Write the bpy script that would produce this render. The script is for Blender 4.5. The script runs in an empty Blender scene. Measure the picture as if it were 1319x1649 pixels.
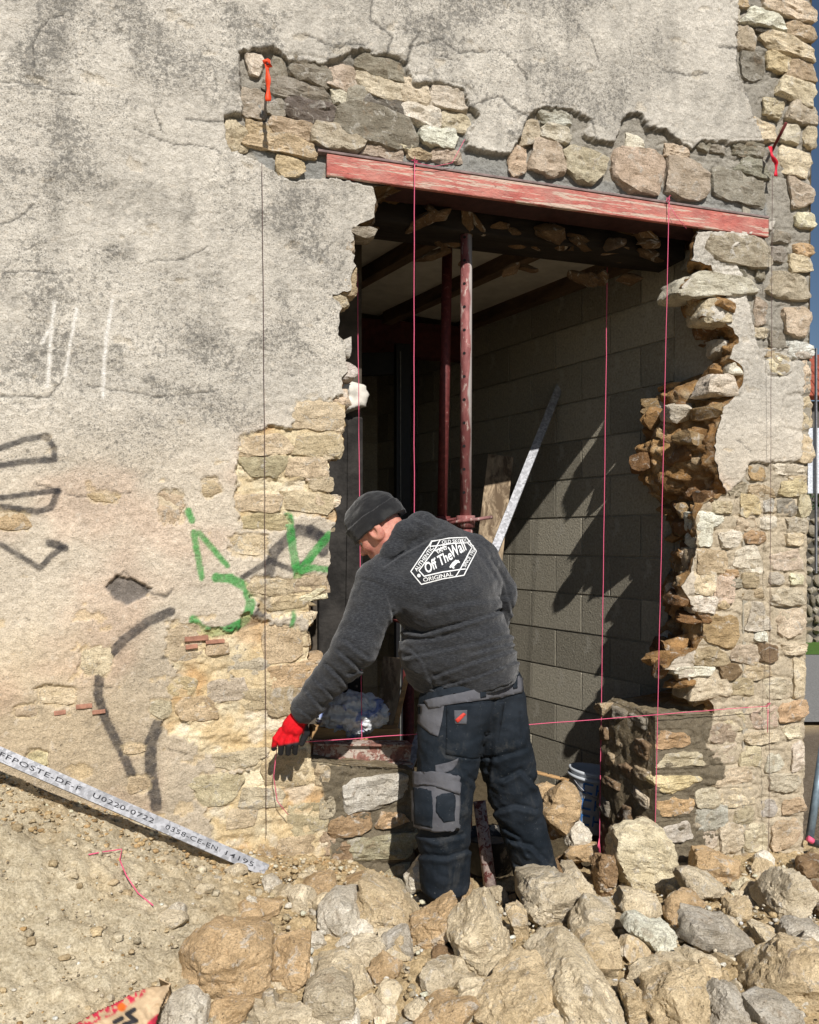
import bpy, bmesh, math, random
import numpy as np
from mathutils import Vector, Matrix
from mathutils.bvhtree import BVHTree
R = math.radians
rng = np.random.default_rng(7)
random.seed(5)
scene = bpy.context.scene
COL = scene.collection

# ------------------------------------------------------------------ camera, world, sun, exposure
TH = R(18.0)
F2 = np.array([math.sin(TH), math.cos(TH), 0.0])     # viewing direction
R2 = np.array([math.cos(TH), -math.sin(TH), 0.0])    # to the right of the picture
CAM = np.array([-1.143, -3.519, 1.75])
FPX, CX, HY = 1320.0, 659.5, 870.0                     # focal length, centre and horizon in photo pixels
cam_d = bpy.data.cameras.new('camera'); cam = bpy.data.objects.new('camera', cam_d); COL.objects.link(cam)
cam.location = CAM; cam.rotation_euler = (R(90), 0, -TH)
cam_d.sensor_fit = 'HORIZONTAL'; cam_d.sensor_width = 36; cam_d.lens = 36 * FPX / 1319
cam_d.shift_y = (HY - 824.5) / 1319
cam_d.clip_start = 0.05; cam_d.clip_end = 500
scene.camera = cam
SUN = np.array([0.06, 1.0, -0.86]); SUN /= np.linalg.norm(SUN)
world = bpy.data.worlds.new('World'); scene.world = world; world.use_nodes = True
wn = world.node_tree.nodes; wn.clear()
sky = wn.new('ShaderNodeTexSky'); sky.sky_type = 'NISHITA'; sky.sun_disc = False
sky.sun_elevation = math.asin(-SUN[2]); sky.sun_rotation = math.atan2(-SUN[0], -SUN[1])
sky.air_density = 1.0; sky.dust_density = 0.4; sky.ozone_density = 2.5
bg = wn.new('ShaderNodeBackground'); bg.inputs['Strength'].default_value = 0.05
wo = wn.new('ShaderNodeOutputWorld')
world.node_tree.links.new(sky.outputs[0], bg.inputs[0]); world.node_tree.links.new(bg.outputs[0], wo.inputs[0])
sun_d = bpy.data.lights.new('sun', 'SUN'); sun_d.energy = 4.7; sun_d.angle = R(0.5); sun_d.color = (1.0, 0.965, 0.92)
sun = bpy.data.objects.new('sun', sun_d); COL.objects.link(sun)
sun.rotation_euler = Vector(SUN).to_track_quat('-Z', 'Y').to_euler(); sun.location = (0, -6, 8)
scene.view_settings.view_transform = 'Standard'; scene.view_settings.look = 'None'
scene.view_settings.gamma = 1; scene.view_settings.exposure = 0.2
scene.view_settings.use_curve_mapping = False
scene.render.engine = 'CYCLES'
scene.cycles.max_bounces = 6; scene.cycles.diffuse_bounces = 2; scene.cycles.use_denoising = True

# ------------------------------------------------------------------ picture <-> place
def PT(px, py, t):
    """point of the place seen at photo pixel (px, py), t metres in front of the camera"""
    return CAM + F2 * t + R2 * ((px - CX) / FPX * t) + np.array([0, 0, (HY - py) / FPX * t])
def WT(px, y=0.0):
    u = (px - CX) / FPX
    return (y - CAM[1]) / (F2[1] + u * R2[1])
def WP(px, py, y=0.0):
    return PT(px, py, WT(px, y))
def to_px(P):
    P = np.asarray(P, float); d = P - CAM
    t = d @ F2; return CX + FPX * (d @ R2) / t, HY - FPX * d[..., 2] / t, t

# ------------------------------------------------------------------ noise
_perm = np.random.RandomState(3).permutation(256); _perm = np.concatenate([_perm, _perm, _perm])
_g3 = np.random.RandomState(4).normal(size=(256, 3)); _g3 /= np.linalg.norm(_g3, axis=1)[:, None]; _g3 = _g3.astype(np.float32)
def noise3(p):
    p = np.asarray(p); i = np.floor(p).astype(np.int32); f = p - i; i &= 255
    u = f * f * f * (f * (f * 6 - 15) + 10)
    out = 0
    for a in (0, 1):
        wa = u[..., 0] if a else 1 - u[..., 0]; ia = _perm[i[..., 0] + a]
        for b in (0, 1):
            wb = u[..., 1] if b else 1 - u[..., 1]; ib = _perm[ia + i[..., 1] + b]
            for c in (0, 1):
                wc = u[..., 2] if c else 1 - u[..., 2]
                g = _g3[_perm[ib + i[..., 2] + c]]
                out = out + wa * wb * wc * (g[..., 0] * (f[..., 0] - a) + g[..., 1] * (f[..., 1] - b) + g[..., 2] * (f[..., 2] - c))
    return out * 1.6
def fbm(p, s=1.0, o=4, off=0.0, gain=0.5):
    p = np.asarray(p) * np.asarray(s, np.float32) + np.asarray(off, np.float32); v = 0; a = 1.0; n = 0
    for k in range(o):
        v = v + a * noise3(p + 17.3 * k); n += a; a *= gain; p = p * np.float32(2.03)
    return v / n
def ridged(p, s=1.0, o=4, off=0.0):
    p = np.asarray(p) * np.asarray(s, np.float32) + np.asarray(off, np.float32); v = 0; a = 1.0; n = 0
    for k in range(o):
        v = v + a * (1 - 2 * np.abs(noise3(p + 11.7 * k))); n += a; a *= .5; p = p * np.float32(2.1)
    return v / n
def sstep(a, b, x):
    t = np.clip((x - a) / (b - a), 0, 1); return t * t * (3 - 2 * t)

# ------------------------------------------------------------------ polygons in pixels
def inside(px, py, poly):
    poly = np.asarray(poly, float); r = np.zeros(np.shape(px), bool)
    x0, y0 = poly[-1]
    for x1, y1 in poly:
        c = ((y1 > py) != (y0 > py))
        with np.errstate(divide='ignore', invalid='ignore'):
            xi = (x0 - x1) * (py - y1) / ((y0 - y1) if y0 != y1 else 1e-9) + x1
        r ^= c & (px < xi); x0, y0 = x1, y1
    return r
def seg_dist(px, py, pts, closed=False):
    pts = np.asarray(pts, float); n = len(pts); best = np.full(np.shape(px), 1e9)
    for k in range(n if closed else n - 1):
        a, b = pts[k], pts[(k + 1) % n]; d = b - a; L = max(d @ d, 1e-9)
        h = np.clip(((px - a[0]) * d[0] + (py - a[1]) * d[1]) / L, 0, 1)
        best = np.minimum(best, np.hypot(px - a[0] - h * d[0], py - a[1] - h * d[1]))
    return best
def sdist(px, py, poly):
    d = seg_dist(px, py, poly, True); return np.where(inside(px, py, poly), -d, d)
def local_sd(px, py, poly, m=60):
    """signed distance worked out only near the polygon, +big elsewhere"""
    poly = np.asarray(poly, float); out = np.full(np.shape(px), 1e3)
    k = (px > poly[:, 0].min() - m) & (px < poly[:, 0].max() + m) & (py > poly[:, 1].min() - m) & (py < poly[:, 1].max() + m)
    if k.any(): out[k] = sdist(px[k], py[k], poly)
    return out
def local_line(px, py, pts, m=40):
    pts = np.asarray(pts, float); out = np.full(np.shape(px), 1e3)
    k = (px > pts[:, 0].min() - m) & (px < pts[:, 0].max() + m) & (py > pts[:, 1].min() - m) & (py < pts[:, 1].max() + m)
    if k.any(): out[k] = seg_dist(px[k], py[k], pts)
    return out

# ------------------------------------------------------------------ objects
def mesh_np(name, V, faces, mat=None, smooth=True, col=None, extra=None):
    """faces: int array (n,3) or (n,4), or a list of lists"""
    V = np.asarray(V, np.float32); me = bpy.data.meshes.new(name)
    if isinstance(faces, np.ndarray):
        n, k = faces.shape
        me.vertices.add(len(V)); me.vertices.foreach_set('co', V.ravel())
        me.loops.add(n * k); me.loops.foreach_set('vertex_index', faces.ravel().astype(np.int32))
        me.polygons.add(n)
        me.polygons.foreach_set('loop_start', np.arange(0, n * k, k, dtype=np.int32))
        me.polygons.foreach_set('loop_total', np.full(n, k, np.int32))
        me.update(calc_edges=True)
    else:
        me.from_pydata([tuple(v) for v in V.tolist()], [], faces)
    if col is not None:
        a = me.color_attributes.new('Col', 'FLOAT_COLOR', 'POINT')
        c4 = np.ones((len(V), 4), np.float32); c4[:, :3] = col; a.data.foreach_set('color', c4.ravel())
    if extra is not None:
        for nm, vals in extra.items():
            a = me.attributes.new(nm, 'FLOAT', 'POINT'); a.data.foreach_set('value', np.asarray(vals, np.float32))
    if smooth: me.polygons.foreach_set('use_smooth', np.ones(len(me.polygons), bool))
    if mat: me.materials.append(mat)
    me.update()
    return me
def link(name, me, parent=None, **props):
    o = bpy.data.objects.new(name, me); COL.objects.link(o)
    if parent is not None: o.parent = parent
    for k, v in props.items(): o[k] = v
    return o
def crisp(me, deg=26):
    me.set_sharp_from_angle(angle=R(deg)); return me
def thing(name, label, cat, group=None, loc=(0, 0, 0), me=None):
    o = bpy.data.objects.new(name, me); COL.objects.link(o); o.location = loc
    o['label'] = label; o['category'] = cat
    if group: o['group'] = group
    return o
def rebase(me, o_loc):
    n = len(me.vertices); co = np.empty(n * 3, np.float32); me.vertices.foreach_get('co', co)
    co = co.reshape(-1, 3) - np.asarray(o_loc, np.float32); me.vertices.foreach_set('co', co.ravel()); me.update()

def boxes(lst, bev=0.0):
    """list of (centre, half sizes, 3x3 axes or None) -> V, F"""
    V = []; F = []
    for c, h, ax in lst:
        ax = np.eye(3) if ax is None else np.asarray(ax, float); c = np.asarray(c, float)
        b = len(V)
        for sx in (-1, 1):
            for sy in (-1, 1):
                for sz in (-1, 1):
                    V.append(c + ax[0] * (sx * h[0]) + ax[1] * (sy * h[1]) + ax[2] * (sz * h[2]))
        for f in ((0, 1, 3, 2), (4, 6, 7, 5), (0, 4, 5, 1), (2, 3, 7, 6), (0, 2, 6, 4), (1, 5, 7, 3)):
            F.append([b + k for k in f])
    return np.array(V), F
def frame_from(d, up=(0, 0, 1)):
    d = np.asarray(d, float); d = d / np.linalg.norm(d); up = np.asarray(up, float)
    s = np.cross(up, d)
    if np.linalg.norm(s) < 1e-5: s = np.cross((1, 0, 0), d)
    s /= np.linalg.norm(s); return d, s, np.cross(d, s)
def beam(a, b, w, h, up=(0, 0, 1)):
    a = np.asarray(a, float); b = np.asarray(b, float); d, s, u = frame_from(b - a, up)
    return ((a + b) / 2, (np.linalg.norm(b - a) / 2, w / 2, h / 2), (d, s, u))
def tube(pts, rad, seg=10, cap=True):
    pts = np.asarray(pts, float); n = len(pts); rad = np.broadcast_to(rad, (n,)); V = []; F = []
    up = np.array((0, 0, 1.0))
    for k in range(n):
        d = pts[min(k + 1, n - 1)] - pts[max(k - 1, 0)]; d /= max(np.linalg.norm(d), 1e-9)
        s = np.cross(d, up)
        if np.linalg.norm(s) < .05: s = np.cross(d, (1.0, 0, 0))
        s /= np.linalg.norm(s); u = np.cross(s, d)
        for j in range(seg):
            a = 2 * math.pi * j / seg; V.append(pts[k] + rad[k] * (math.cos(a) * s + math.sin(a) * u))
    for k in range(n - 1):
        for j in range(seg):
            F.append([k * seg + j, k * seg + (j + 1) % seg, (k + 1) * seg + (j + 1) % seg, (k + 1) * seg + j])
    if cap: F.append(list(range(seg))[::-1]); F.append([(n - 1) * seg + j for j in range(seg)])
    return np.array(V), F
def merge(lst):
    V = []; F = []; b = 0
    for v, f in lst:
        V.append(np.asarray(v)); F += [[i + b for i in q] for q in (f.tolist() if isinstance(f, np.ndarray) else f)]; b += len(v)
    return np.concatenate(V), F
def part(name, VF, mat, parent=None, smooth=False, bevel=0.0, **props):
    o = link(name, mesh_np(name, VF[0], VF[1], mat, smooth), parent, **props)
    if bevel:
        m = o.modifiers.new('bevel', 'BEVEL'); m.width = bevel; m.segments = 2; m.limit_method = 'ANGLE'
    return o

_ico = {}
def ico(n):
    if n not in _ico:
        bm = bmesh.new(); bmesh.ops.create_icosphere(bm, subdivisions=n, radius=1.0)
        V = np.array([v.co[:] for v in bm.verts]); F = np.array([[v.index for v in f.verts] for f in bm.faces]); bm.free()
        V /= np.linalg.norm(V, axis=1)[:, None]; _ico[n] = (V, F)
    return _ico[n]

# ------------------------------------------------------------------ materials
def new_mat(name):
    m = bpy.data.materials.new(name); m.use_nodes = True; nt = m.node_tree; nt.nodes.clear()
    out = nt.nodes.new('ShaderNodeOutputMaterial'); b = nt.nodes.new('ShaderNodeBsdfPrincipled')
    nt.links.new(b.outputs[0], out.inputs[0]); b.inputs['Specular IOR Level'].default_value = 0.25
    return m, nt, b
class N:
    def __init__(s, nt): s.nt = nt
    def node(s, typ, **kw):
        n = s.nt.nodes.new(typ)
        for k, v in kw.items(): setattr(n, k, v)
        return n
    def set(s, sock, v):
        if hasattr(v, 'is_linked') or isinstance(v, bpy.types.NodeSocket): s.nt.links.new(v, sock)
        elif isinstance(v, (tuple, list)) and len(v) == 3 and sock.type == 'RGBA': sock.default_value = (*v, 1)
        else: sock.default_value = v
    def noise(s, vec, scale, detail=4, rough=.55, dist=0.0):
        n = s.node('ShaderNodeTexNoise'); s.set(n.inputs['Vector'], vec); n.inputs['Scale'].default_value = scale
        n.inputs['Detail'].default_value = detail; n.inputs['Roughness'].default_value = rough; n.inputs['Distortion'].default_value = dist
        return n.outputs['Fac']
    def vor(s, vec, scale, feature='F1', out='Distance'):
        n = s.node('ShaderNodeTexVoronoi', feature=feature); s.set(n.inputs['Vector'], vec); n.inputs['Scale'].default_value = scale
        return n.outputs[out]
    def ramp(s, v, a, b, c0=0.0, c1=1.0):
        n = s.node('ShaderNodeMapRange'); n.interpolation_type = 'SMOOTHSTEP'; s.set(n.inputs[0], v)
        n.inputs[1].default_value = a; n.inputs[2].default_value = b; n.inputs[3].default_value = c0; n.inputs[4].default_value = c1
        return n.outputs[0]
    def math(s, op, a, b=0.0):
        n = s.node('ShaderNodeMath', operation=op); s.set(n.inputs[0], a); s.set(n.inputs[1], b); return n.outputs[0]
    def mix(s, f, a, b, mode='MIX'):
        n = s.node('ShaderNodeMix', data_type='RGBA', blend_type=mode); s.set(n.inputs[0], f)
        s.set(n.inputs[6], a); s.set(n.inputs[7], b); return n.outputs[2]
    def coord(s, which='Object'):
        return s.node('ShaderNodeTexCoord').outputs[which]
    def map(s, vec, scale=(1, 1, 1), rot=(0, 0, 0), loc=(0, 0, 0)):
        n = s.node('ShaderNodeMapping'); s.set(n.inputs[0], vec); n.inputs['Scale'].default_value = scale
        n.inputs['Rotation'].default_value = rot; n.inputs['Location'].default_value = loc; return n.outputs[0]
    def bump(s, b, h, dist, strength=1.0, prev=None):
        n = s.node('ShaderNodeBump'); s.set(n.inputs['Height'], h); n.inputs['Distance'].default_value = dist
        n.inputs['Strength'].default_value = strength
        if prev is not None: s.nt.links.new(prev, n.inputs['Normal'])
        if b is not None: s.nt.links.new(n.outputs[0], b.inputs['Normal'])
        return n.outputs[0]
def attr(n, name, out='Color'):
    a = n.node('ShaderNodeAttribute'); a.attribute_name = name; return a.outputs[out]

def mat_facade():
    m, nt, b = new_mat('weathered_render'); n = N(nt); P = n.coord()
    c = attr(n, 'Col'); ex = attr(n, 'expo', 'Fac')
    g = n.noise(P, 160, 5, .7); g2 = n.noise(P, 38, 5, .65)
    c = n.mix(1.0, c, n.mix(n.ramp(g, .3, .7), (.76, .75, .73), (1.18, 1.18, 1.19)), 'MULTIPLY')
    pits = n.ramp(n.vor(P, 95), .10, .20)
    pm = n.ramp(g2, .42, .60)
    pitf = n.math('MULTIPLY', n.math('SUBTRACT', 1.0, pits), pm)
    c = n.mix(n.math('MULTIPLY', pitf, .55), c, (.10, .09, .08))
    spk = attr(n, 'spk', 'Fac')
    s1 = n.ramp(n.math('ADD', n.noise(P, 44, 5, .7), n.math('MULTIPLY', spk, .15)), .635, .685)
    s2 = n.ramp(n.math('ADD', n.noise(n.map(P, loc=(5, 2, 9)), 150, 3, .6), n.math('MULTIPLY', spk, .14)), .64, .69)
    sp = n.math('MULTIPLY', n.math('MAXIMUM', s1, s2), n.ramp(spk, .05, .5, .2, .56))
    c = n.mix(sp, c, (.085, .082, .075))
    fl = n.ramp(n.noise(P, 260, 3, .6), .66, .72)
    c = n.mix(n.math('MULTIPLY', fl, .5), c, (.74, .70, .64))
    n.set(b.inputs['Base Color'], c); b.inputs['Roughness'].default_value = .93
    k = n.bump(None, g2, .014, .9)
    k = n.bump(None, g, .0035, 1.0, k)
    n.bump(b, n.math('SUBTRACT', 1.0, pitf), .004, .8, k)
    return m
def mat_stone(name='limestone', vcol=False, dust=1.0):
    m, nt, b = new_mat(name); n = N(nt)
    oi = n.node('ShaderNodeObjectInfo'); P0 = n.coord()
    off = n.node('ShaderNodeVectorMath', operation='ADD'); n.set(off.inputs[0], P0)
    cmb = n.node('ShaderNodeCombineXYZ'); r50 = n.math('MULTIPLY', oi.outputs['Random'], 50.0)
    for i in range(3): n.set(cmb.inputs[i], r50)
    n.set(off.inputs[1], cmb.outputs[0]); P = off.outputs[0]
    base = attr(n, 'Col') if vcol else oi.outputs['Color']
    big = n.noise(P, 9, 5, .6, .4); med = n.noise(P, 34, 5, .65); fin = n.noise(P, 170, 4, .7)
    c = n.mix(n.ramp(big, .35, .68), n.mix(1.0, base, (.88, .85, .80), 'MULTIPLY'), n.mix(1.0, base, (1.22, 1.22, 1.22), 'MULTIPLY'))
    # chalky white patches and brown stains
    wp = n.ramp(n.noise(P, 16, 6, .7, 1.0), .55, .64)
    c = n.mix(n.math('MULTIPLY', wp, .6 * dust), c, (.64, .60, .53))
    bp = n.ramp(n.noise(n.map(P, loc=(7, 3, 1)), 13, 5, .7, .8), .57, .67)
    c = n.mix(n.math('MULTIPLY', bp, .45), c, (.33, .235, .145))
    c = n.mix(1.0, c, n.mix(n.ramp(fin, .3, .72), (.74, .73, .70), (1.2, 1.2, 1.2)), 'MULTIPLY')
    pit = n.math('MULTIPLY', n.math('SUBTRACT', 1.0, n.ramp(n.vor(P, 62), .1, .24)), n.ramp(med, .45, .62))
    c = n.mix(n.math('MULTIPLY', pit, .6), c, (.11, .08, .05))
    vn = n.math('MULTIPLY', n.ramp(n.math('ABSOLUTE', n.math('SUBTRACT', n.noise(P, 7, 6, .7, 1.2), .5)), .012, .0), .55)
    c = n.mix(vn, c, (.20, .15, .10))
    n.set(b.inputs['Base Color'], c); b.inputs['Roughness'].default_value = .92
    st = n.noise(n.map(P, (1, 1, 4.5), (.25, .1, 0)), 17, 6, .7, .3)
    k = n.bump(None, big, .02, .7); k = n.bump(None, st, .016, .8, k); k = n.bump(None, med, .016, .9, k); k = n.bump(None, fin, .005, 1.0, k)
    n.bump(b, n.math('SUBTRACT', 1.0, pit), .005, .8, k)
    return m
def mat_dirt():
    m, nt, b = new_mat('dusty_earth'); n = N(nt); P = n.coord(); c = attr(n, 'Col')
    g = n.noise(P, 120, 6, .72); g2 = n.noise(P, 26, 6, .7)
    c = n.mix(1.0, c, n.mix(n.ramp(g, .3, .7), (.66, .64, .60), (1.25, 1.26, 1.28)), 'MULTIPLY')
    c = n.mix(1.0, c, n.mix(n.ramp(g2, .35, .65), (.84, .81, .76), (1.1, 1.1, 1.1)), 'MULTIPLY')
    fl = n.ramp(n.vor(P, 70), .04, .10, 1, 0); fl = n.math('MULTIPLY', fl, n.ramp(n.noise(P, 21), .45, .6))
    c = n.mix(n.math('MULTIPLY', fl, .6), c, (.66, .60, .50))
    n.set(b.inputs['Base Color'], c); b.inputs['Roughness'].default_value = .96
    k = n.bump(None, g2, .02, .8); n.bump(b, g, .006, 1.0, k)
    return m
def mat_simple(name, col, rough=.7, metal=0.0, nscale=40, amp=.25, bump=.002, spec=.3, stretch=(1, 1, 1), col2=None, t=(.45, .6), f2=8):
    m, nt, b = new_mat(name); n = N(nt); P = n.map(n.coord(), stretch)
    g = n.noise(P, nscale, 5, .65); lo, hi = 1 - amp, 1 + amp
    c = n.mix(1.0, tuple(col), n.mix(n.ramp(g, .3, .7), (lo, lo, lo), (hi, hi, hi)), 'MULTIPLY')
    if col2 is not None: c = n.mix(n.ramp(n.noise(P, f2, 6, .72, .5), *t), c, tuple(col2))
    n.set(b.inputs['Base Color'], c); b.inputs['Roughness'].default_value = rough; b.inputs['Metallic'].default_value = metal
    b.inputs['Specular IOR Level'].default_value = spec
    if bump: n.bump(b, g, bump)
    return m
M_FAC = mat_facade(); M_STONE = mat_stone(); M_STONEV = mat_stone('rubble_reveal', True, .5); M_DIRT = mat_dirt()
def hexc(r, g, b, k=1.0):
    f = lambda v: ((v / 255 + .055) / 1.055) ** 2.4 if v > 10 else v / 255 / 12.92
    return np.array([f(r), f(g), f(b)]) * k
# ------------------------------------------------------------------ the stone facade
OPEN = [(600,300),(606,322),(603,350),(588,356),(566,366),(570,380),(562,392),(572,412),(568,440),(566,466),(545,474),(534,474),(546,486),(546,505),(542,540),
 (556,552),(558,575),(560,597),(549,609),(552,630),(556,655),(556,668),(553,700),(552,722),(536,736),(531,744),(528,762),(503,774),(508,786),(536,797),
 (540,822),(543,836),(532,860),(529,884),(528,915),(526,950),(512,958),(496,968),(500,985),(505,1001),(493,1014),(499,1035),(495,1060),(518,1074),
 (506,1095),(499,1130),(497,1180),(503,1226),(560,1233),(640,1237),(668,1242),(668,1330),(668,1480),(1056,1480),(1056,1150),(1100,1152),(1152,1149),
 (1146,1130),(1118,1104),(1092,1082),(1071,1077),(1086,1060),(1122,1046),(1131,1030),(1132,998),(1113,966),(1098,944),(1112,922),(1124,880),(1122,830),
 (1134,810),(1172,797),(1158,770),(1151,735),(1152,704),(1166,655),(1182,641),(1199,611),(1196,590),(1176,575),(1190,542),(1168,520),(1130,508),(1152,490),(1172,476),
 (1112,473),(1096,462),(1116,444),(1150,440),(1146,425),(1112,420),(1116,396),(1124,374),(1124,345),(860,312),(700,292)]
EXPO_A = [(385,84),(440,76),(465,96),(520,104),(556,88),(586,76),(604,92),(622,85),(655,97),(660,120),(668,137),(700,132),(743,142),(757,169),(772,184),(752,210),(752,234),
 (790,246),(823,248),(838,222),(850,188),(862,178),(880,172),(922,176),(954,193),(940,215),(962,226),(992,228),(1004,190),(1016,182),(1034,184),(1044,204),(1072,210),(1090,224),(1116,241),(1130,226),
 (1167,228),(1232,228),(1215,184),(1204,150),(1190,128),(1188,60),(1192,-80),(1400,-80),(1400,560),(1250,560),(1222,560),(1205,480),(1180,400),(1250,350),(1245,372),(1110,372),(600,300),(540,285),(470,290),(420,262),(366,236),(362,186),(392,178),(388,140)]
EXPO_B = [(556,640),(530,652),(500,655),(468,690),(430,690),(395,700),(386,742),(380,800),(388,832),(440,838),(470,812),(500,822),(545,840),(535,880),(532,928),(500,935),(420,932),(402,950),(420,985),(445,1000),(470,985),(500,990),(500,1020),
 (440,1010),(400,985),(380,1010),(330,1012),(275,998),(268,1040),(275,1075),(300,1100),(270,1130),(262,1170),(310,1200),(320,1215),(380,1225),(440,1215),(400,1240),(360,1262),(330,1300),(350,1360),(400,1400),(420,1500),(560,1500),(580,1500),(560,1100),(600,1000),(570,820),(600,780),(570,650)]
EXPO_C = [(1152,762),(1160,745),(1210,745),(1235,740),(1290,742),(1293,690),(1296,600),(1290,560),(1400,560),(1400,1500),(1050,1500),(1050,1150),(1120,1090),(1120,800)]
PATCH = [(1165,648),(1200,615),(1190,580),(1225,560),(1290,575),(1285,640),(1284,742),(1235,746),(1208,742),(1200,770),(1170,795),(1150,760)]
PIER_L = [(500,1228),(668,1240),(680,1500),(545,1500),(534,1395),(531,1335),(518,1262)]
PIER_R = [(1048,1140),(1145,1140),(1152,1160),(1140,1200),(1172,1235),(1168,1262),(1130,1300),(1120,1330),(1160,1345),(1130,1420),(1040,1440)]
def rough_poly(poly, step, amp, seed, keep=lambda p: False):
    r_ = np.random.RandomState(seed); pts = []
    n_ = len(poly)
    for k in range(n_):
        a = np.array(poly[k], float); b_ = np.array(poly[(k + 1) % n_], float); L = np.linalg.norm(b_ - a); m = max(1, int(L / step)); fixed = keep(a) and keep(b_)
        for j in range(m):
            p = a + (b_ - a) * j / m
            if not fixed and (j or True): p = p + r_.normal(size=2) * amp * (1.0 if j else .4)
            pts.append((p[0], p[1]))
    return pts
OPEN = rough_poly(OPEN, 7, 1.9, 4, lambda p: (p[1] > 1215 and p[0] > 480) or p[1] < 350 or (p[1] > 1145 and p[0] > 1000))
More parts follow.
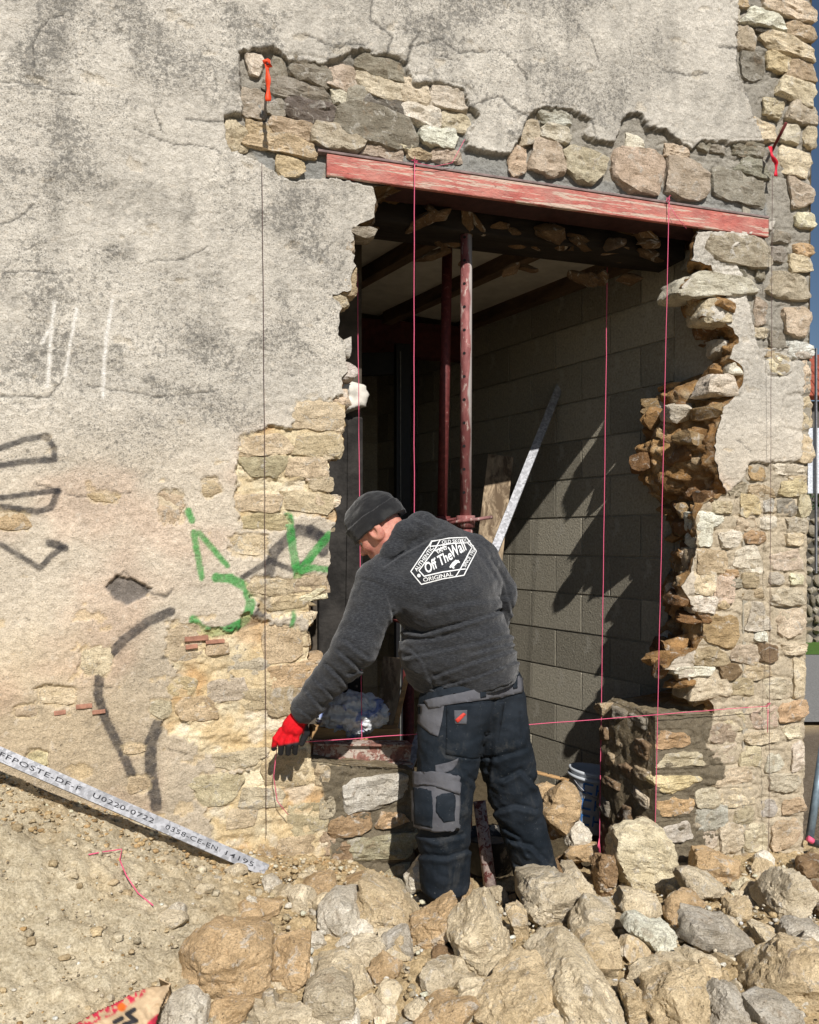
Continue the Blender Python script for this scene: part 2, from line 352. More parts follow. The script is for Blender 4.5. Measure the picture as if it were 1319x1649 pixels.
# exposed stones: (zoom origin x, y, scale, [(x0, y0, x1, y1, tilt, colour, proud cm)])
C = dict(g=(158,150,136), t=(194,174,144), c=(218,202,174), w=(222,212,194), o=(190,160,124), y=(218,200,162), p=(198,180,160), b=(148,124,98), d=(120,113,104), l=(200,195,184), n=(176,166,142), k=(200,186,164))
STN = [
 (340,50,2.4426,[(300,110,465,195,-8,'g',3),(460,130,570,235,0,'k',2),(580,100,770,180,-8,'g',3),(575,165,750,250,-6,'k',2),(145,85,205,165,0,'w',1),(240,95,295,180,0,'g',0),(230,185,480,270,-6,'g',1),
  (480,220,545,280,0,'w',1),(540,210,615,290,0,'g',2),(745,180,860,275,0,'k',1),(865,215,1010,305,-8,'w',2),(600,240,755,325,-8,'d',2),(760,285,905,370,-5,'w',3),(905,305,1030,385,-4,'k',1),(290,265,490,350,-5,'d',1),
  (500,300,815,435,-11,'g',4),(830,380,970,450,0,'w',3),(125,225,220,330,0,'g',0),(225,260,290,330,0,'g',0),(60,345,140,465,0,'c',1),(145,350,240,400,0,'t',0),(245,340,405,415,0,'t',1),(150,405,400,475,-2,'t',2),
  (405,365,600,465,-7,'k',4),(600,425,750,490,-4,'k',1),(750,440,795,465,0,'c',1),(770,455,870,500,0,'t',1),(870,450,990,510,0,'p',0),(265,485,365,565,0,'t',1),(1220,340,1300,440,0,'p',1),(1180,440,1245,560,0,'c',1)]),
 (840,130,2.7537,[(80,115,230,185,-4,'l',1),(100,185,225,262,0,'w',1),(50,270,200,412,-5,'k',4),(190,298,372,440,-5,'k',4),(410,305,640,485,-3,'c',4),(645,350,845,520,-5,'k',4),(630,280,755,335,-4,'k',1),(780,260,850,305,0,'g',1),
  (845,275,920,320,0,'g',0),(930,265,1095,330,0,'g',1),(970,345,1110,418,-6,'g',1),(850,395,1112,540,-3,'g',1),(470,230,560,300,0,'w',0)]),
 (1080,350,5.519,[(295,128,905,410,-2,'n',5),(385,390,770,520,0,'g',1),(90,505,785,690,1,'w',5),(290,712,560,925,0,'c',3),(765,720,890,940,0,'k',0),(910,250,1050,380,0,'g',1),(940,110,1100,220,0,'g',1),(1110,228,1300,330,0,'o',2),
  (1070,335,1285,480,0,'c',2),(785,440,860,540,0,'g',0),(880,482,1290,712,-1,'k',3),(980,800,1285,1042,-3,'p',3),(730,970,890,1060,-3,'k',0),(890,1010,1040,1160,0,'g',1),(1048,1110,1290,1240,0,'w',3),(820,1160,960,1240,0,'t',1),
  (880,1215,1075,1385,0,'c',2),(1145,1275,1265,1560,0,'c',2),(530,1290,690,1390,0,'w',1)]),
 (1160,0,6.868,[(470,-40,1110,165,-9,'c',4),(300,90,725,275,-2,'w',4),(420,280,680,350,0,'d',0),(740,225,1100,400,-5,'t',2),(200,270,415,545,0,'k',1),(430,395,1085,590,-8,'c',4),(230,565,520,860,0,'g',1),(540,580,800,785,-3,'y',2),
  (755,645,1105,885,-5,'t',2),(600,855,1100,1110,-8,'k',4),(470,1095,740,1275,-10,'c',3),(760,1135,1110,1360,-6,'k',4),(685,1370,900,1560,0,'w',3),(950,1395,1085,1610,0,'k',2),(340,1325,660,1540,0,'c',1),(170,-30,350,60,0,'t',1),(150,30,250,200,0,'l',0)]),
 (1150,0,4.1226,[(425,965,690,1150,-3,'c',2),(510,1190,692,1362,0,'k',2),(550,1405,690,1505,0,'c',2),(160,950,350,1040,0,'g',0)]),
 (980,560,3.746,[(1085,-10,1250,58,0,'w',3),(960,50,1110,152,0,'c',2),(612,160,805,282,0,'w',4),(1080,300,1242,482,0,'c',1),(1140,530,1240,682,0,'c',3),(985,690,1200,762,0,'w',1),(850,710,965,800,0,'o',1),(1090,770,1210,815,0,'t',1),
  (850,820,1010,900,0,'t',1),(1015,800,1215,890,0,'y',2),(712,810,850,890,0,'c',1)]),
 (1080,780,5.519,[(370,150,580,262,0,'c',2),(622,100,822,282,0,'y',2),(830,130,950,240,0,'l',1),(955,130,1140,270,0,'g',1),(1140,98,1256,292,0,'c',3),(590,292,802,412,0,'c',2),(808,280,952,402,0,'w',2),(1028,300,1248,432,0,'k',3),
  (1018,436,1202,536,0,'c',3),(250,262,480,385,0,'w',2),(248,392,385,548,0,'w',2),(430,420,652,562,-3,'w',2),(660,415,860,518,0,'o',2),(240,585,515,800,-3,'t',3),(530,560,825,780,0,'w',2),(885,580,1225,762,0,'k',1),
  (640,790,812,912,0,'t',2),(450,760,640,822,0,'o',1),(535,845,650,915,0,'g',1),(878,790,1025,892,0,'w',2),(1060,800,1205,892,0,'c',2),(190,790,405,992,-4,'c',3),(400,805,592,1052,-12,'p',2),(640,932,872,1022,0,'t',1),(905,930,1225,1070,-2,'k',4),
  (200,1000,430,1140,-6,'w',2),(430,1030,560,1110,0,'t',1),(290,1165,622,1445,0,'o',3),(680,1060,892,1300,0,'w',2),(948,1120,1220,1362,0,'p',3),(740,1312,880,1400,0,'w',1),(1000,1422,1222,1512,0,'c',3)]),
 (1080,1020,4.339,[(150,110,420,232,0,'t',4),(430,90,630,207,0,'p',2),(620,85,768,202,0,'b',3),(350,215,502,327,0,'b',3),(502,210,732,317,0,'t',2),(30,232,315,300,-2,'w',3),(150,302,432,462,-3,'k',3),(432,322,602,452,0,'t',1),
  (640,322,862,452,-3,'k',2),(866,190,952,442,0,'c',2),(760,482,974,612,0,'o',4),(550,530,772,662,0,'p',1),(382,540,542,682,0,'c',0),(262,640,482,772,0,'p',1),(510,695,792,772,1,'c',2),(800,650,948,745,0,'c',1),(846,762,948,962,0,'w',3),
  (500,790,652,942,0,'c',2),(300,782,490,912,0,'k',0),(680,842,802,962,0,'w',1),(690,982,918,1106,-3,'k',3),(272,942,622,1072,2,'c',1),(350,1072,612,1212,3,'c',1),(170,1092,352,1222,0,'k',1),(170,1222,442,1372,2,'l',2),(448,1222,602,1334,0,'n',2),
  (770,1152,958,1267,0,'t',3),(630,1172,762,1282,0,'l',1),(700,1312,932,1492,0,'t',3),(340,1342,522,1532,0,'k',2),(520,1342,692,1532,0,'c',2),(222,1382,340,1502,0,'k',0),(780,1542,958,1680,0,'w',3),(500,1542,700,1680,0,'t',2)]),
 (920,980,3.306,[(450,662,642,738,0,'o',1),(450,772,752,848,2,'c',1),(450,895,702,972,2,'y',1),(455,1018,658,1106,0,'o',1),(470,1152,662,1240,1,'l',1)]),
 (480,1100,2.748,[(215,415,480,548,2,'l',2),(140,580,320,675,4,'o',1),(360,575,480,635,0,'o',1),(235,670,530,790,0,'n',2),(150,720,235,820,0,'b',1),(385,815,490,900,0,'n',1)]),
]
EMB = [
 (0,640,2.355,[(1120,20,1305,120,0,'c',1),(920,135,1090,215,4,'c',0),(1110,130,1295,218,0,'c',1),(930,225,1085,300,0,'k',0),(1080,225,1235,300,0,'c',0),(900,370,1058,435,0,'c',1),(1062,362,1266,440,-3,'c',1),(925,440,1085,500,0,'t',-1),
  (945,690,1108,750,0,'c',1),(1105,680,1238,742,0,'k',0),(1040,752,1172,800,0,'t',0),(1000,872,1160,1000,-3,'t',1),(1022,1002,1228,1100,2,'o',1),(1030,1102,1140,1205,0,'t',1),(925,1112,1032,1190,4,'t',0),(680,1142,812,1222,0,'t',0),
  (785,930,862,978,3,'t',1),(640,860,770,1000,0,'k',-1),(645,1070,735,1130,0,'t',0),(880,950,1020,1080,-8,'l',0),(800,1070,945,1150,4,'l',0),(575,1150,645,1212,0,'k',0),(0,442,102,500,0,'o',0),(340,362,450,395,-3,'t',-1),
  (608,360,690,472,0,'p',-1),(772,312,832,372,20,'t',0),(150,1100,282,1162,-3,'c',0),(310,950,420,1052,0,'k',-1),(60,1170,130,1212,0,'p',-1),(880,520,1010,600,0,'c',-1),(1180,300,1262,360,0,'c',0)]),
 (0,1160,2.355,[(745,205,900,320,0,'c',1),(820,118,1000,182,4,'k',1),(1010,130,1180,250,4,'t',0),(870,330,965,415,0,'c',0),(470,95,542,127,0,'t',-1),(110,120,172,182,0,'y',0),(490,215,562,272,0,'t',-1),(1105,320,1240,440,0,'t',0),
  (975,480,1042,575,0,'o',1),(905,262,1080,335,-3,'k',0),(1060,440,1200,520,0,'t',0)]),
]
BRICKBITS = [(700,908,790,926),(780,922,852,936),(704,940,750,956),(288,1166,350,1182),(205,1190,250,1206),(350,1188,400,1202)]
def stone_list(src):
    out = []
    for ox, oy, s, L in src:
        for x0, y0, x1, y1, rot, c, pr in L:
            out.append((ox + (x0 + x1) / 2 / s, oy + (y0 + y1) / 2 / s, (x1 - x0) / s, (y1 - y0) / s, rot, c, pr))
    return out
S_MAIN = stone_list(STN); S_EMB = stone_list(EMB)
GREEN = [([(303,823),(309,838)],11),([(312,858),(318,892),(325,930)],10),([(320,858),(343,884),(365,910)],9),([(465,830),(471,880),(480,930)],13),([(530,862),(505,890),(480,928)],13),([(480,922),(505,914),(530,918)],10),
 ([(348,930),(372,932),(396,946),(404,972),(396,998),(372,1014),(342,1019),(322,1012),(312,998)],15),([(474,984),(470,1012)],6)]
DARK = [([(0,722),(40,708),(74,702),(88,722),(88,740),(40,743),(0,750)],10),([(0,802),(60,794),(92,790)],9),([(94,790),(82,818),(60,824),(0,816)],10),([(0,877),(30,894),(65,915),(82,896),(100,882)],9),([(80,874),(104,882)],13),
 ([(275,985),(240,1000),(200,1030),(172,1060),(160,1090),(158,1120),(170,1160),(196,1210),(212,1248)],15),([(256,1165),(242,1196),(243,1240),(252,1298)],19),
 ([(372,1012),(410,1000),(428,975),(432,930),(440,890),(480,852),(520,866)],17),([(390,930),(436,902)],9),([(440,905),(470,918),(500,900)],9),([(500,852),(525,868),(520,890)],16)]
CHALK = [([(88,487),(82,540),(80,580),(77,622)],4.5),([(80,530),(68,553)],4),([(124,496),(112,560),(105,605)],4),([(181,485),(172,540),(167,590),(166,640)],5)]
CRACKS = [[(52,75),(64,48),(80,28),(100,24)],[(52,75),(56,108)],[(0,132),(60,136),(95,150),(130,152)],[(0,362),(28,352),(55,328)],[(240,420),(290,418),(325,404),(338,394)],[(0,440),(40,436),(100,442)],
 [(300,192),(360,196)],[(250,178),(262,212)],[(215,208),(280,232),(330,236),(358,246)],[(656,97),(664,72),(676,50)],[(655,97),(660,76),(706,62),(740,84),(800,80)],[(490,55),(540,78),(560,70),(590,72)],
 [(622,84),(632,60),(596,30),(600,0)],[(706,90),(740,98)],[(806,82),(830,100),(850,128)],[(757,169),(790,158),(806,155),(822,172),(850,188)],[(1192,100),(1200,140),(1214,186)],[(1185,90),(1190,120)],
 [(1186,78),(1160,76)],[(952,60),(965,100)],[(1190,12),(1196,40),(1230,55)],[(186,930),(200,920),(240,955),(270,960),(278,948)],[(305,1000),(330,1010),(372,1012),(396,1008),(430,1002),(470,1008)],
 [(392,700),(430,690),(436,696)],[(150,1105),(180,1108)],[(350,1065),(400,1062)],[(50,998),(40,995)],[(262,1060),(300,1055),(372,1058)],[(320,1212),(345,1198),(380,1196)],[(268,1205),(300,1215)],
 [(1066,112),(1100,120),(1140,118)],[(1240,480),(1218,520)],[(700,985),(705,990)],[(1004,190),(1016,182),(1034,184),(1044,204),(1072,210),(1090,224),(1116,241),(1130,226)],
 [(870,179),(880,172),(922,176),(954,193),(962,225),(992,228)],[(1185,708),(1195,715),(1208,728)],[(100,610),(80,640),(0,636)],[(140,620),(260,640),(350,628)],[(60,780),(130,800),(210,795)]]

def axis(fine, lo, hi):
    a = [lo]
    v = fine[0]; s = .02; neg = []
    while v > lo: v -= s; s *= 1.25; neg.append(max(v, lo))
    v = fine[-1]; s = .02; pos = []
    while v < hi: v += s; s *= 1.25; pos.append(min(v, hi))
    return np.array(neg[::-1] + list(fine) + pos)
GX = axis(np.arange(-1.74, 2.325, .0060), -7, 2.33); GX = GX[GX <= 2.34]
GZ = axis(np.arange(-.08, 4.72, .0060), -.9, 6.5)
X, Z = np.meshgrid(GX, GZ)
V = np.stack([X, np.zeros_like(X), Z], -1)
PX, PY, _ = to_px(V)
P3 = np.stack([X, Z, np.full_like(X, 3.3)], -1).astype(np.float32)
warp = fbm(P3, 9, 4) * 26; warp2 = fbm(P3, 9, 4, 40) * 26
wf = fbm(P3, 40, 4, 9) * 9; wf2 = fbm(P3, 40, 4, 71) * 9
PXw = PX + warp * .6 + wf * 1.3; PYw = PY + warp2 * .6 + wf2 * 1.3
PXs = PX + wf * .6; PYs = PY + wf2 * .6
sdA = local_sd(PXs, PYs, EXPO_A); sdB = local_sd(PXw, PYw, EXPO_B); sdC = local_sd(PXs, PYs, EXPO_C)
sdP = local_sd(PXs, PYs, PATCH)
expo = np.minimum(np.minimum(sdA, sdC), sdB)
expo = np.maximum(expo, -sdP)
# stray shallow losses of the render low on the wall
low = sstep(760, 1200, PY) * sstep(560, 500, PX)
lossn = fbm(P3 * np.array([1, 1.6, 1]), 5.5, 5, 23)
loss = sstep(.30, .35, lossn + low * .10 - .07 + .10 * fbm(P3, 45, 3, 2)) * (expo > 0)
mask = sstep(1.5, -1.5, expo)
pierm = np.maximum(sstep(2, -2, local_sd(PXs, PYs, PIER_L)), sstep(2, -2, local_sd(PXs, PYs, PIER_R)))
isA = (sdA < 4); isB = (sdB < 4) & ~isA
# heights, y grows into the wall
n1 = fbm(P3, 1.6, 4, 5); n2 = fbm(P3, 7, 5, 11); n3 = fbm(P3, 30, 4, 31); n4 = ridged(P3 * np.array([1, 1.7, 1]), 11, 5, 3)
n5 = fbm(P3, 75, 2, 12); flk = np.round((fbm(P3, 4.5, 5, 36) + .15 * n3) * 5) / 5
Y = -.010 * n1 - .007 * n2 - .0030 * n3 - .0008 * n5 - .005 * flk
rec = np.where(isA, .026, np.where(isB, .012, .013)) + .010 * fbm(P3, 13, 5, 51) + .006 * n3
rec = np.where(isB, rec + .012 * (n4 - .3) + .010 * np.round(fbm(P3 * np.array([1, 1.8, 1]), 8, 3, 58) * 4) / 4, rec)
Y = Y * (1 - mask) + rec * mask
Y += loss * (.005 + .004 * n2)
lip = np.exp(-(np.clip(expo, 0, 99) / 7) ** 2) * (expo > -1)          # render edge slightly lifted
Y -= .006 * lip * (1 - mask)
# colours
up = sstep(820, 600, PY + warp)
plaster = hexc(199, 192, 179)[None, None] * up[..., None] + hexc(200, 188, 169)[None, None] * (1 - up[..., None])
tan = sstep(900, 1180, PY + 2 * warp) * sstep(500, 100, PX + warp)
plaster = plaster * (1 - .75 * tan[..., None]) + hexc(182, 162, 130) * .75 * tan[..., None]
pk = sstep(.05, .4, fbm(P3, 2.3, 3, 90)) * (1 - up)
plaster = plaster * (1 - .35 * pk[..., None]) + hexc(205, 170, 145) * .35 * pk[..., None]
plaster = plaster * (1 + .24 * n1 + .22 * n2 + .22 * n3 + .16 * n5 + .10 * flk)[..., None]
blot = sstep(-.12, .22, fbm(P3 * np.array([1, 1.35, 1]), 3.1, 5, 61)); dots = sstep(.02, .14, fbm(P3, 55, 3, 15)) * sstep(-.08, .16, fbm(P3, 15, 3, 44))
lich = (.22 + .78 * blot) * dots * (.12 + .88 * sstep(780, 560, PY)) * sstep(1400, 800, PX)
plaster = plaster * (1 - .42 * lich[..., None]) + hexc(74, 72, 66) * .42 * lich[..., None]
sof = blot * sstep(-.2, .25, n2 + .5 * n3) * (.25 + .75 * sstep(780, 540, PY))
plaster = plaster * (1 - .26 * sof[..., None])
stk = sstep(.0, .35, fbm(P3 * np.array([6, .7, 1]), 1.2, 4, 84)) * sstep(700, 300, PY); plaster = plaster * (1 - .20 * stk[..., None])
spkm = (.50 + .50 * blot) * (.30 + .70 * sstep(820, 560, PY)) * sstep(-.45, .15, fbm(P3, 2.2, 4, 88)) * sstep(1500, 700, PX) * (1 - mask)
fle = sstep(.30, .42, fbm(P3, 30, 4, 77)); plaster = plaster * (1 - .35 * fle[..., None]) + hexc(222, 210, 192) * .35 * fle[..., None]
ochre = hexc(204, 180, 138); cream = hexc(222, 208, 176); greym = hexc(152, 146, 134)
mb = sstep(-.25, .3, fbm(P3, 6, 4, 13))[..., None]
colB = cream * (1 - mb) + ochre * mb; colB = colB * (1 + .3 * n3 + .25 * n2)[..., None]
og = sstep(.1, .35, fbm(P3, 4, 4, 93))[..., None]; colB = colB * (1 - .45 * og) + hexc(180, 128, 72) * .45 * og
wg = sstep(.12, .3, fbm(P3, 9, 4, 53))[..., None]; colB = colB * (1 - .5 * wg) + hexc(226, 218, 200) * .5 * wg
colA = greym * (1 + .25 * n2 + .3 * n3)[..., None]
low_r = sstep(600, 850, PY)[..., None]
colA = colA * (1 - low_r) + hexc(184, 170, 146) * low_r * (1 + .3 * n3 + .2 * n2)[..., None]
col = np.where(isB[..., None], colB, colA)
col = plaster * (1 - mask[..., None]) + col * mask[..., None]
cl = hexc(212, 186, 140) * (1 + .3 * n3)[..., None]
lw_ = (.12 + .33 * sstep(620, 850, PY)) * loss; col = col * (1 - lw_[..., None]) + cl * lw_[..., None]
mort = hexc(112, 102, 84) * (1 + .25 * n2 + .3 * n3)[..., None]
col = col * (1 - pierm[..., None]) + mort * pierm[..., None]
fresh = sstep(3, -3, local_sd(PXs, PYs, [(395,178),(430,135),(560,160),(640,190),(760,190),(830,215),(840,270),(1240,318),(1242,350),(640,275),(530,250),(520,285),(470,292),(430,270),(400,230)]))
fresh *= mask
col = col * (1 - .6 * fresh[..., None]) + hexc(132, 134, 132) * .6 * fresh[..., None]
Y = np.where(pierm > .5, .008 + .012 * n2 + .012 * n4 - .006, Y)
# pour back the broken chip
ch = sstep(2, -2, local_sd(PXs, PYs, [(168,946),(186,928),(215,932),(245,948),(232,962),(206,973),(190,968)]))
Y += .018 * ch; col = col * (1 - ch[..., None]) + hexc(120, 112, 104) * (1 + .5 * n3)[..., None] * ch[..., None]
# hairline cracks
for k, pts in enumerate(CRACKS):
    d = local_line(PX + wf * .5 + warp * .12, PY + wf2 * .5 + warp2 * .12, pts); w = 1.2 if k % 3 else 1.8
    c = np.exp(-(d / w) ** 2) * (1 - mask * .5); Y += .004 * c; col = col * (1 - .70 * c[..., None])
cr = ridged(P3, 2.2, 2, 33); crk = sstep(.965, .99, cr) * sstep(.1, .3, fbm(P3, 2, 2, 8)); Y += .004 * crk; col = col * (1 - .5 * crk[..., None])
# spray paint and chalk
for L, cc, a in ((DARK, hexc(54, 52, 54), .88), (GREEN, hexc(62, 148, 70), .88), (CHALK, hexc(232, 228, 220), .85)):
    for pts, w in L:
        d = local_line(PX + wf * .25, PY + wf2 * .25, pts)
        s = sstep(w / 2 + 1.6, w / 2 - 1.2, d) * a * (.78 + .22 * sstep(-.3, .25, n3 + .6 * n2)) * (1 - .5 * mask) * (1 - .3 * loss)
        if L is CHALK: spkm = spkm * (1 - .9 * sstep(w / 2 + 3, w / 2, d))
        if L is DARK: s = np.maximum(s, .22 * sstep(w, w * .3, d) * (1 - mask))
        col = col * (1 - s[..., None]) + cc * s[..., None]
# bedding hollows round the exposed stones and low rims round embedded ones
for L, dep in ((S_EMB, 1), (S_MAIN, 0)):
    for cx, cy, w, h, rot, c, pr in L:
        r = R(rot); dx = PX - cx; dy = PY - cy
        k = (np.abs(dx) < w) & (np.abs(dy) < h + 8)
        if not k.any(): continue
        ex = (dx[k] * math.cos(r) - dy[k] * math.sin(r)) / (w / 2 + 4); ey = (dx[k] * math.sin(r) + dy[k] * math.cos(r)) / (h / 2 + 4)
        q = (ex ** 4 + ey ** 4) ** .25 + wf[k] * .02
        if dep: fq = sstep(1.06, .90, q + wf[k] * .03 + warp[k] * .006); Y[k] = Y[k] * (1 - fq) + .008 * fq; col[k] = col[k] * (1 - .5 * fq[:, None]) + hexc(206, 186, 148) * .5 * fq[:, None]
        else: Y[k] += .007 * np.exp(-((q - 1.02) / .10) ** 2)
col = np.clip(col, .01, .85)
# cut: opening and corner
CORNER = [(1312,-900),(1312,0),(1311,120),(1311,280),(1309,500),(1308,600),(1304,800),(1302,1000),(1300,1100),(1297,1300),(1295,1600)]
cx_at = np.interp(PY, [c[1] for c in CORNER], [c[0] for c in CORNER])
insd = inside(PX, PY, OPEN) | (PX > cx_at)
nz, nx = X.shape
idx = np.arange(nz * nx).reshape(nz, nx)
Q = np.stack([idx[:-1, :-1], idx[:-1, 1:], idx[1:, 1:], idx[1:, :-1]], -1).reshape(-1, 4)
fi = insd.ravel()[Q]; Q = Q[~fi.all(1)]
# snap the stepped edge onto the traced outline
OW = np.array([WP(a, b) for a, b in OPEN])[:, [0, 2]]
edge = np.unique(Q[fi[~fi.all(1)].any(1)]); edge = edge[insd.ravel()[edge]]
vx = X.ravel().copy(); vz = Z.ravel().copy(); ex, ez = vx[edge], vz[edge]
iso = inside(PX.ravel()[edge], PY.ravel()[edge], OPEN)
best = np.full(len(edge), 1e9); bx = ex.copy(); bz = ez.copy()
for k in range(len(OW)):
    a, b = OW[k], OW[(k + 1) % len(OW)]; d = b - a; h = np.clip(((ex - a[0]) * d[0] + (ez - a[1]) * d[1]) / (d @ d), 0, 1)
    qx, qz = a[0] + h * d[0], a[1] + h * d[1]; dd = np.hypot(ex - qx, ez - qz); m = (dd < best) & iso & (dd < .02)
    best[m] = dd[m]; bx[m] = qx[m]; bz[m] = qz[m]
vx[edge] = bx; vz[edge] = bz
YF = Y.ravel()
Vf = np.stack([vx, YF, vz], -1)
used = np.unique(Q); rem = np.full(nz * nx, -1); rem[used] = np.arange(len(used))
facade = thing('stone_facade', 'stone house wall with peeling grey render and a ragged opening knocked through', 'wall')
me = mesh_np('render_coat', Vf[used], rem[Q], M_FAC, True, col.reshape(-1, 3)[used], {'expo': mask.ravel()[used], 'spk': spkm.ravel()[used]})
link('render_coat', me, facade, kind='stuff')
del P3, n4, lich, dots, blot
print('facade', len(used))

def wall_y(px, py):
    """surface of the finished wall face at a pixel"""
    p = WP(px, py); i = np.clip(np.searchsorted(GX, p[0]), 0, nx - 1); j = np.clip(np.searchsorted(GZ, p[2]), 0, nz - 1)
    return Y[j, i]

# reveal of the opening swept back through the wall
def resample(P, step, closed=True):
    P = np.asarray(P, float); out = []
    n = len(P) if closed else len(P) - 1
    for k in range(n):
        a, b = P[k], P[(k + 1) % len(P)]; m = max(1, int(np.linalg.norm(b - a) / step))
        for j in range(m): out.append(a + (b - a) * j / m)
    if not closed: out.append(P[-1])
    return np.array(out)
INNER = [(330,1150),(420,1105),(500,1120),(551,1128),(575,1108),(600,1078),(622,1052),(640,1062),(660,1050),(690,1033),(725,1027),(760,1036),(785,1048),(805,1064),(830,1085),(880,1098),(905,1088),(945,1070),(975,1072),(1000,1078),(1060,1062),(1084,1040),(1105,1075),(1135,1110),(1148,1000),(1160,967),(1300,967),(1400,967),(1500,967)]
loop = resample([(p[0], p[1]) for p in OW], .012)
TH_W = .46; ND = 40
lz = 1.75 + 0 * loop[:, 1]
lp = np.stack([loop[:, 0], np.zeros(len(loop)), loop[:, 1]], -1); lpx, lpy, _ = to_px(lp)
right = lpx > 900
inner_px = np.interp(lpy, [a for a, b in INNER], [b for a, b in INNER])
inner_x = np.array([WP(a, 870, TH_W)[0] for a in inner_px])
tgt = loop.copy()
prv = np.roll(loop, 1, 0); nxt = np.roll(loop, -1, 0); tang = nxt - prv; tang /= np.maximum(np.linalg.norm(tang, axis=1), 1e-6)[:, None]
nrm = np.stack([-tang[:, 1], tang[:, 0]], -1)
ctr = np.array([.6, 1.9]); flip = ((ctr - loop) * nrm).sum(1) < 0; nrm[flip] *= -1
for _ in range(6): nrm = (nrm + np.roll(nrm, 1, 0) + np.roll(nrm, -1, 0)); nrm /= np.maximum(np.linalg.norm(nrm, axis=1), 1e-6)[:, None]
tgt[right, 0] = inner_x[right]
sm = tgt.copy()
for _ in range(4): sm = (sm + np.roll(sm, 1, 0) + np.roll(sm, -1, 0)) / 3
tgt = np.where(right[:, None], sm, loop + nrm * -.02)
Vr = []; Cr = []
pier_here = (right & (lpy > 1146)) | ((lpx < 690) & (lpy > 1222))
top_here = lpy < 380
for j in range(ND + 1):
    f = j / ND; y = .004 + TH_W * f
    base = loop * (1 - sstep(0, .75, f)) + tgt * sstep(0, .75, f)
    P = np.stack([base[:, 0], np.full(len(base), y), base[:, 1]], -1)
    big = ridged(P * np.array([1, 1, 1.5]), 8, 4, 7); blk = fbm(P, 5, 5, 19); sml = fbm(P, 30, 4, 3) + .5 * ridged(P, 16, 3, 6)
    amp = np.where(pier_here, .010, np.where(right, .052, np.where(top_here, .035, .02))) * min(1, f * 9)
    ter = np.round(fbm(P * np.array([1, 1, 1.7]), 7, 3, 61) * 5) / 5; disp = amp * (.9 * blk + .7 * (big - .45) + 1.1 * ter) + .4 * amp * sml + .02 * min(1, f * 9) * (fbm(P, 16, 3, 71))*np.where(pier_here, .3, 1)
    base = base + nrm * disp[:, None]
    Vr.append(np.stack([base[:, 0], np.full(len(base), y) + (.015 * sml if 0 < f < 1 else 0), base[:, 1]], -1))
    g = sstep(-.3, .3, fbm(P, 7, 4, 29))[:, None]; w = sstep(.12, .3, fbm(P, 12, 4, 81))[:, None]
    cc = hexc(176, 140, 94) * g + hexc(150, 114, 72) * (1 - g); cc = cc * (1 - .6 * w) + hexc(206, 190, 160) * .6 * w
    cc = cc * (1 + .5 * sml)[:, None] * .86
    mm = hexc(130, 118, 96) * (1 + .5 * sml)[:, None]
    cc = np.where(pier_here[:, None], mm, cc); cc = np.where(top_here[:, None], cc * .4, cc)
    Cr.append(cc)
nl = len(loop); Vr = np.concatenate(Vr); Cr = np.clip(np.concatenate(Cr), .01, .8)
ii = np.arange(nl); Fr = []
for j in range(ND): Fr.append(np.stack([j * nl + ii, j * nl + (ii + 1) % nl, (j + 1) * nl + (ii + 1) % nl, (j + 1) * nl + ii], -1))
Fr = np.concatenate(Fr)
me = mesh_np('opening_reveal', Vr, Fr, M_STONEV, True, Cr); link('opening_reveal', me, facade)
# inner face of the wall, gable return and head, so the building is closed
m_in = mat_simple('inner_wall_rubble', (.16, .14, .11), .95, nscale=12, amp=.4, bump=.02)
bm = bmesh.new(); ovs = [bm.verts.new((p[0], TH_W, p[1])) for p in tgt[::3]]; n_o = len(ovs)
frv = [bm.verts.new(v) for v in ((-7, TH_W, -.9), (2.2, TH_W, -.9), (2.2, TH_W, 6.5), (-7, TH_W, 6.5))]
eds = [bm.edges.new((ovs[i], ovs[(i + 1) % n_o])) for i in range(n_o)] + [bm.edges.new((frv[i], frv[(i + 1) % 4])) for i in range(4)]
bmesh.ops.triangle_fill(bm, edges=eds, use_beauty=True)
me = bpy.data.meshes.new('inner_face'); bm.to_mesh(me); bm.free(); me.materials.append(m_in); link('inner_face', me, facade)

# gable return behind the quoins
gz = np.arange(-.9, 6.5, .04); gy = np.concatenate([np.arange(0.0, 1.0, .04), np.arange(1.0, 9, .5)])
GYY, GZZ = np.meshgrid(gy, gz)
cpx = np.interp(to_px(np.stack([np.full(len(gz), 2.28), np.zeros(len(gz)), gz], -1))[1][::-1], [c[1] for c in CORNER], [c[0] for c in CORNER])[::-1]
cxx = np.array([WP(a, 870)[0] for a in cpx])
Pg = np.stack([np.repeat(cxx[:, None], len(gy), 1), GYY, GZZ], -1)
Pg[..., 0] += .012 * fbm(Pg, 9, 4) * (GYY > .01) ; Pg[:, 0, 1] = .02
idg = np.arange(Pg.shape[0] * Pg.shape[1]).reshape(Pg.shape[:2])
Qg = np.stack([idg[:-1, :-1], idg[:-1, 1:], idg[1:, 1:], idg[1:, :-1]], -1).reshape(-1, 4)
me = mesh_np('gable_face', Pg.reshape(-1, 3), Qg, M_STONEV, True, np.tile(hexc(165, 150, 120), (Pg.size // 3, 1))); link('gable_face', me, facade)

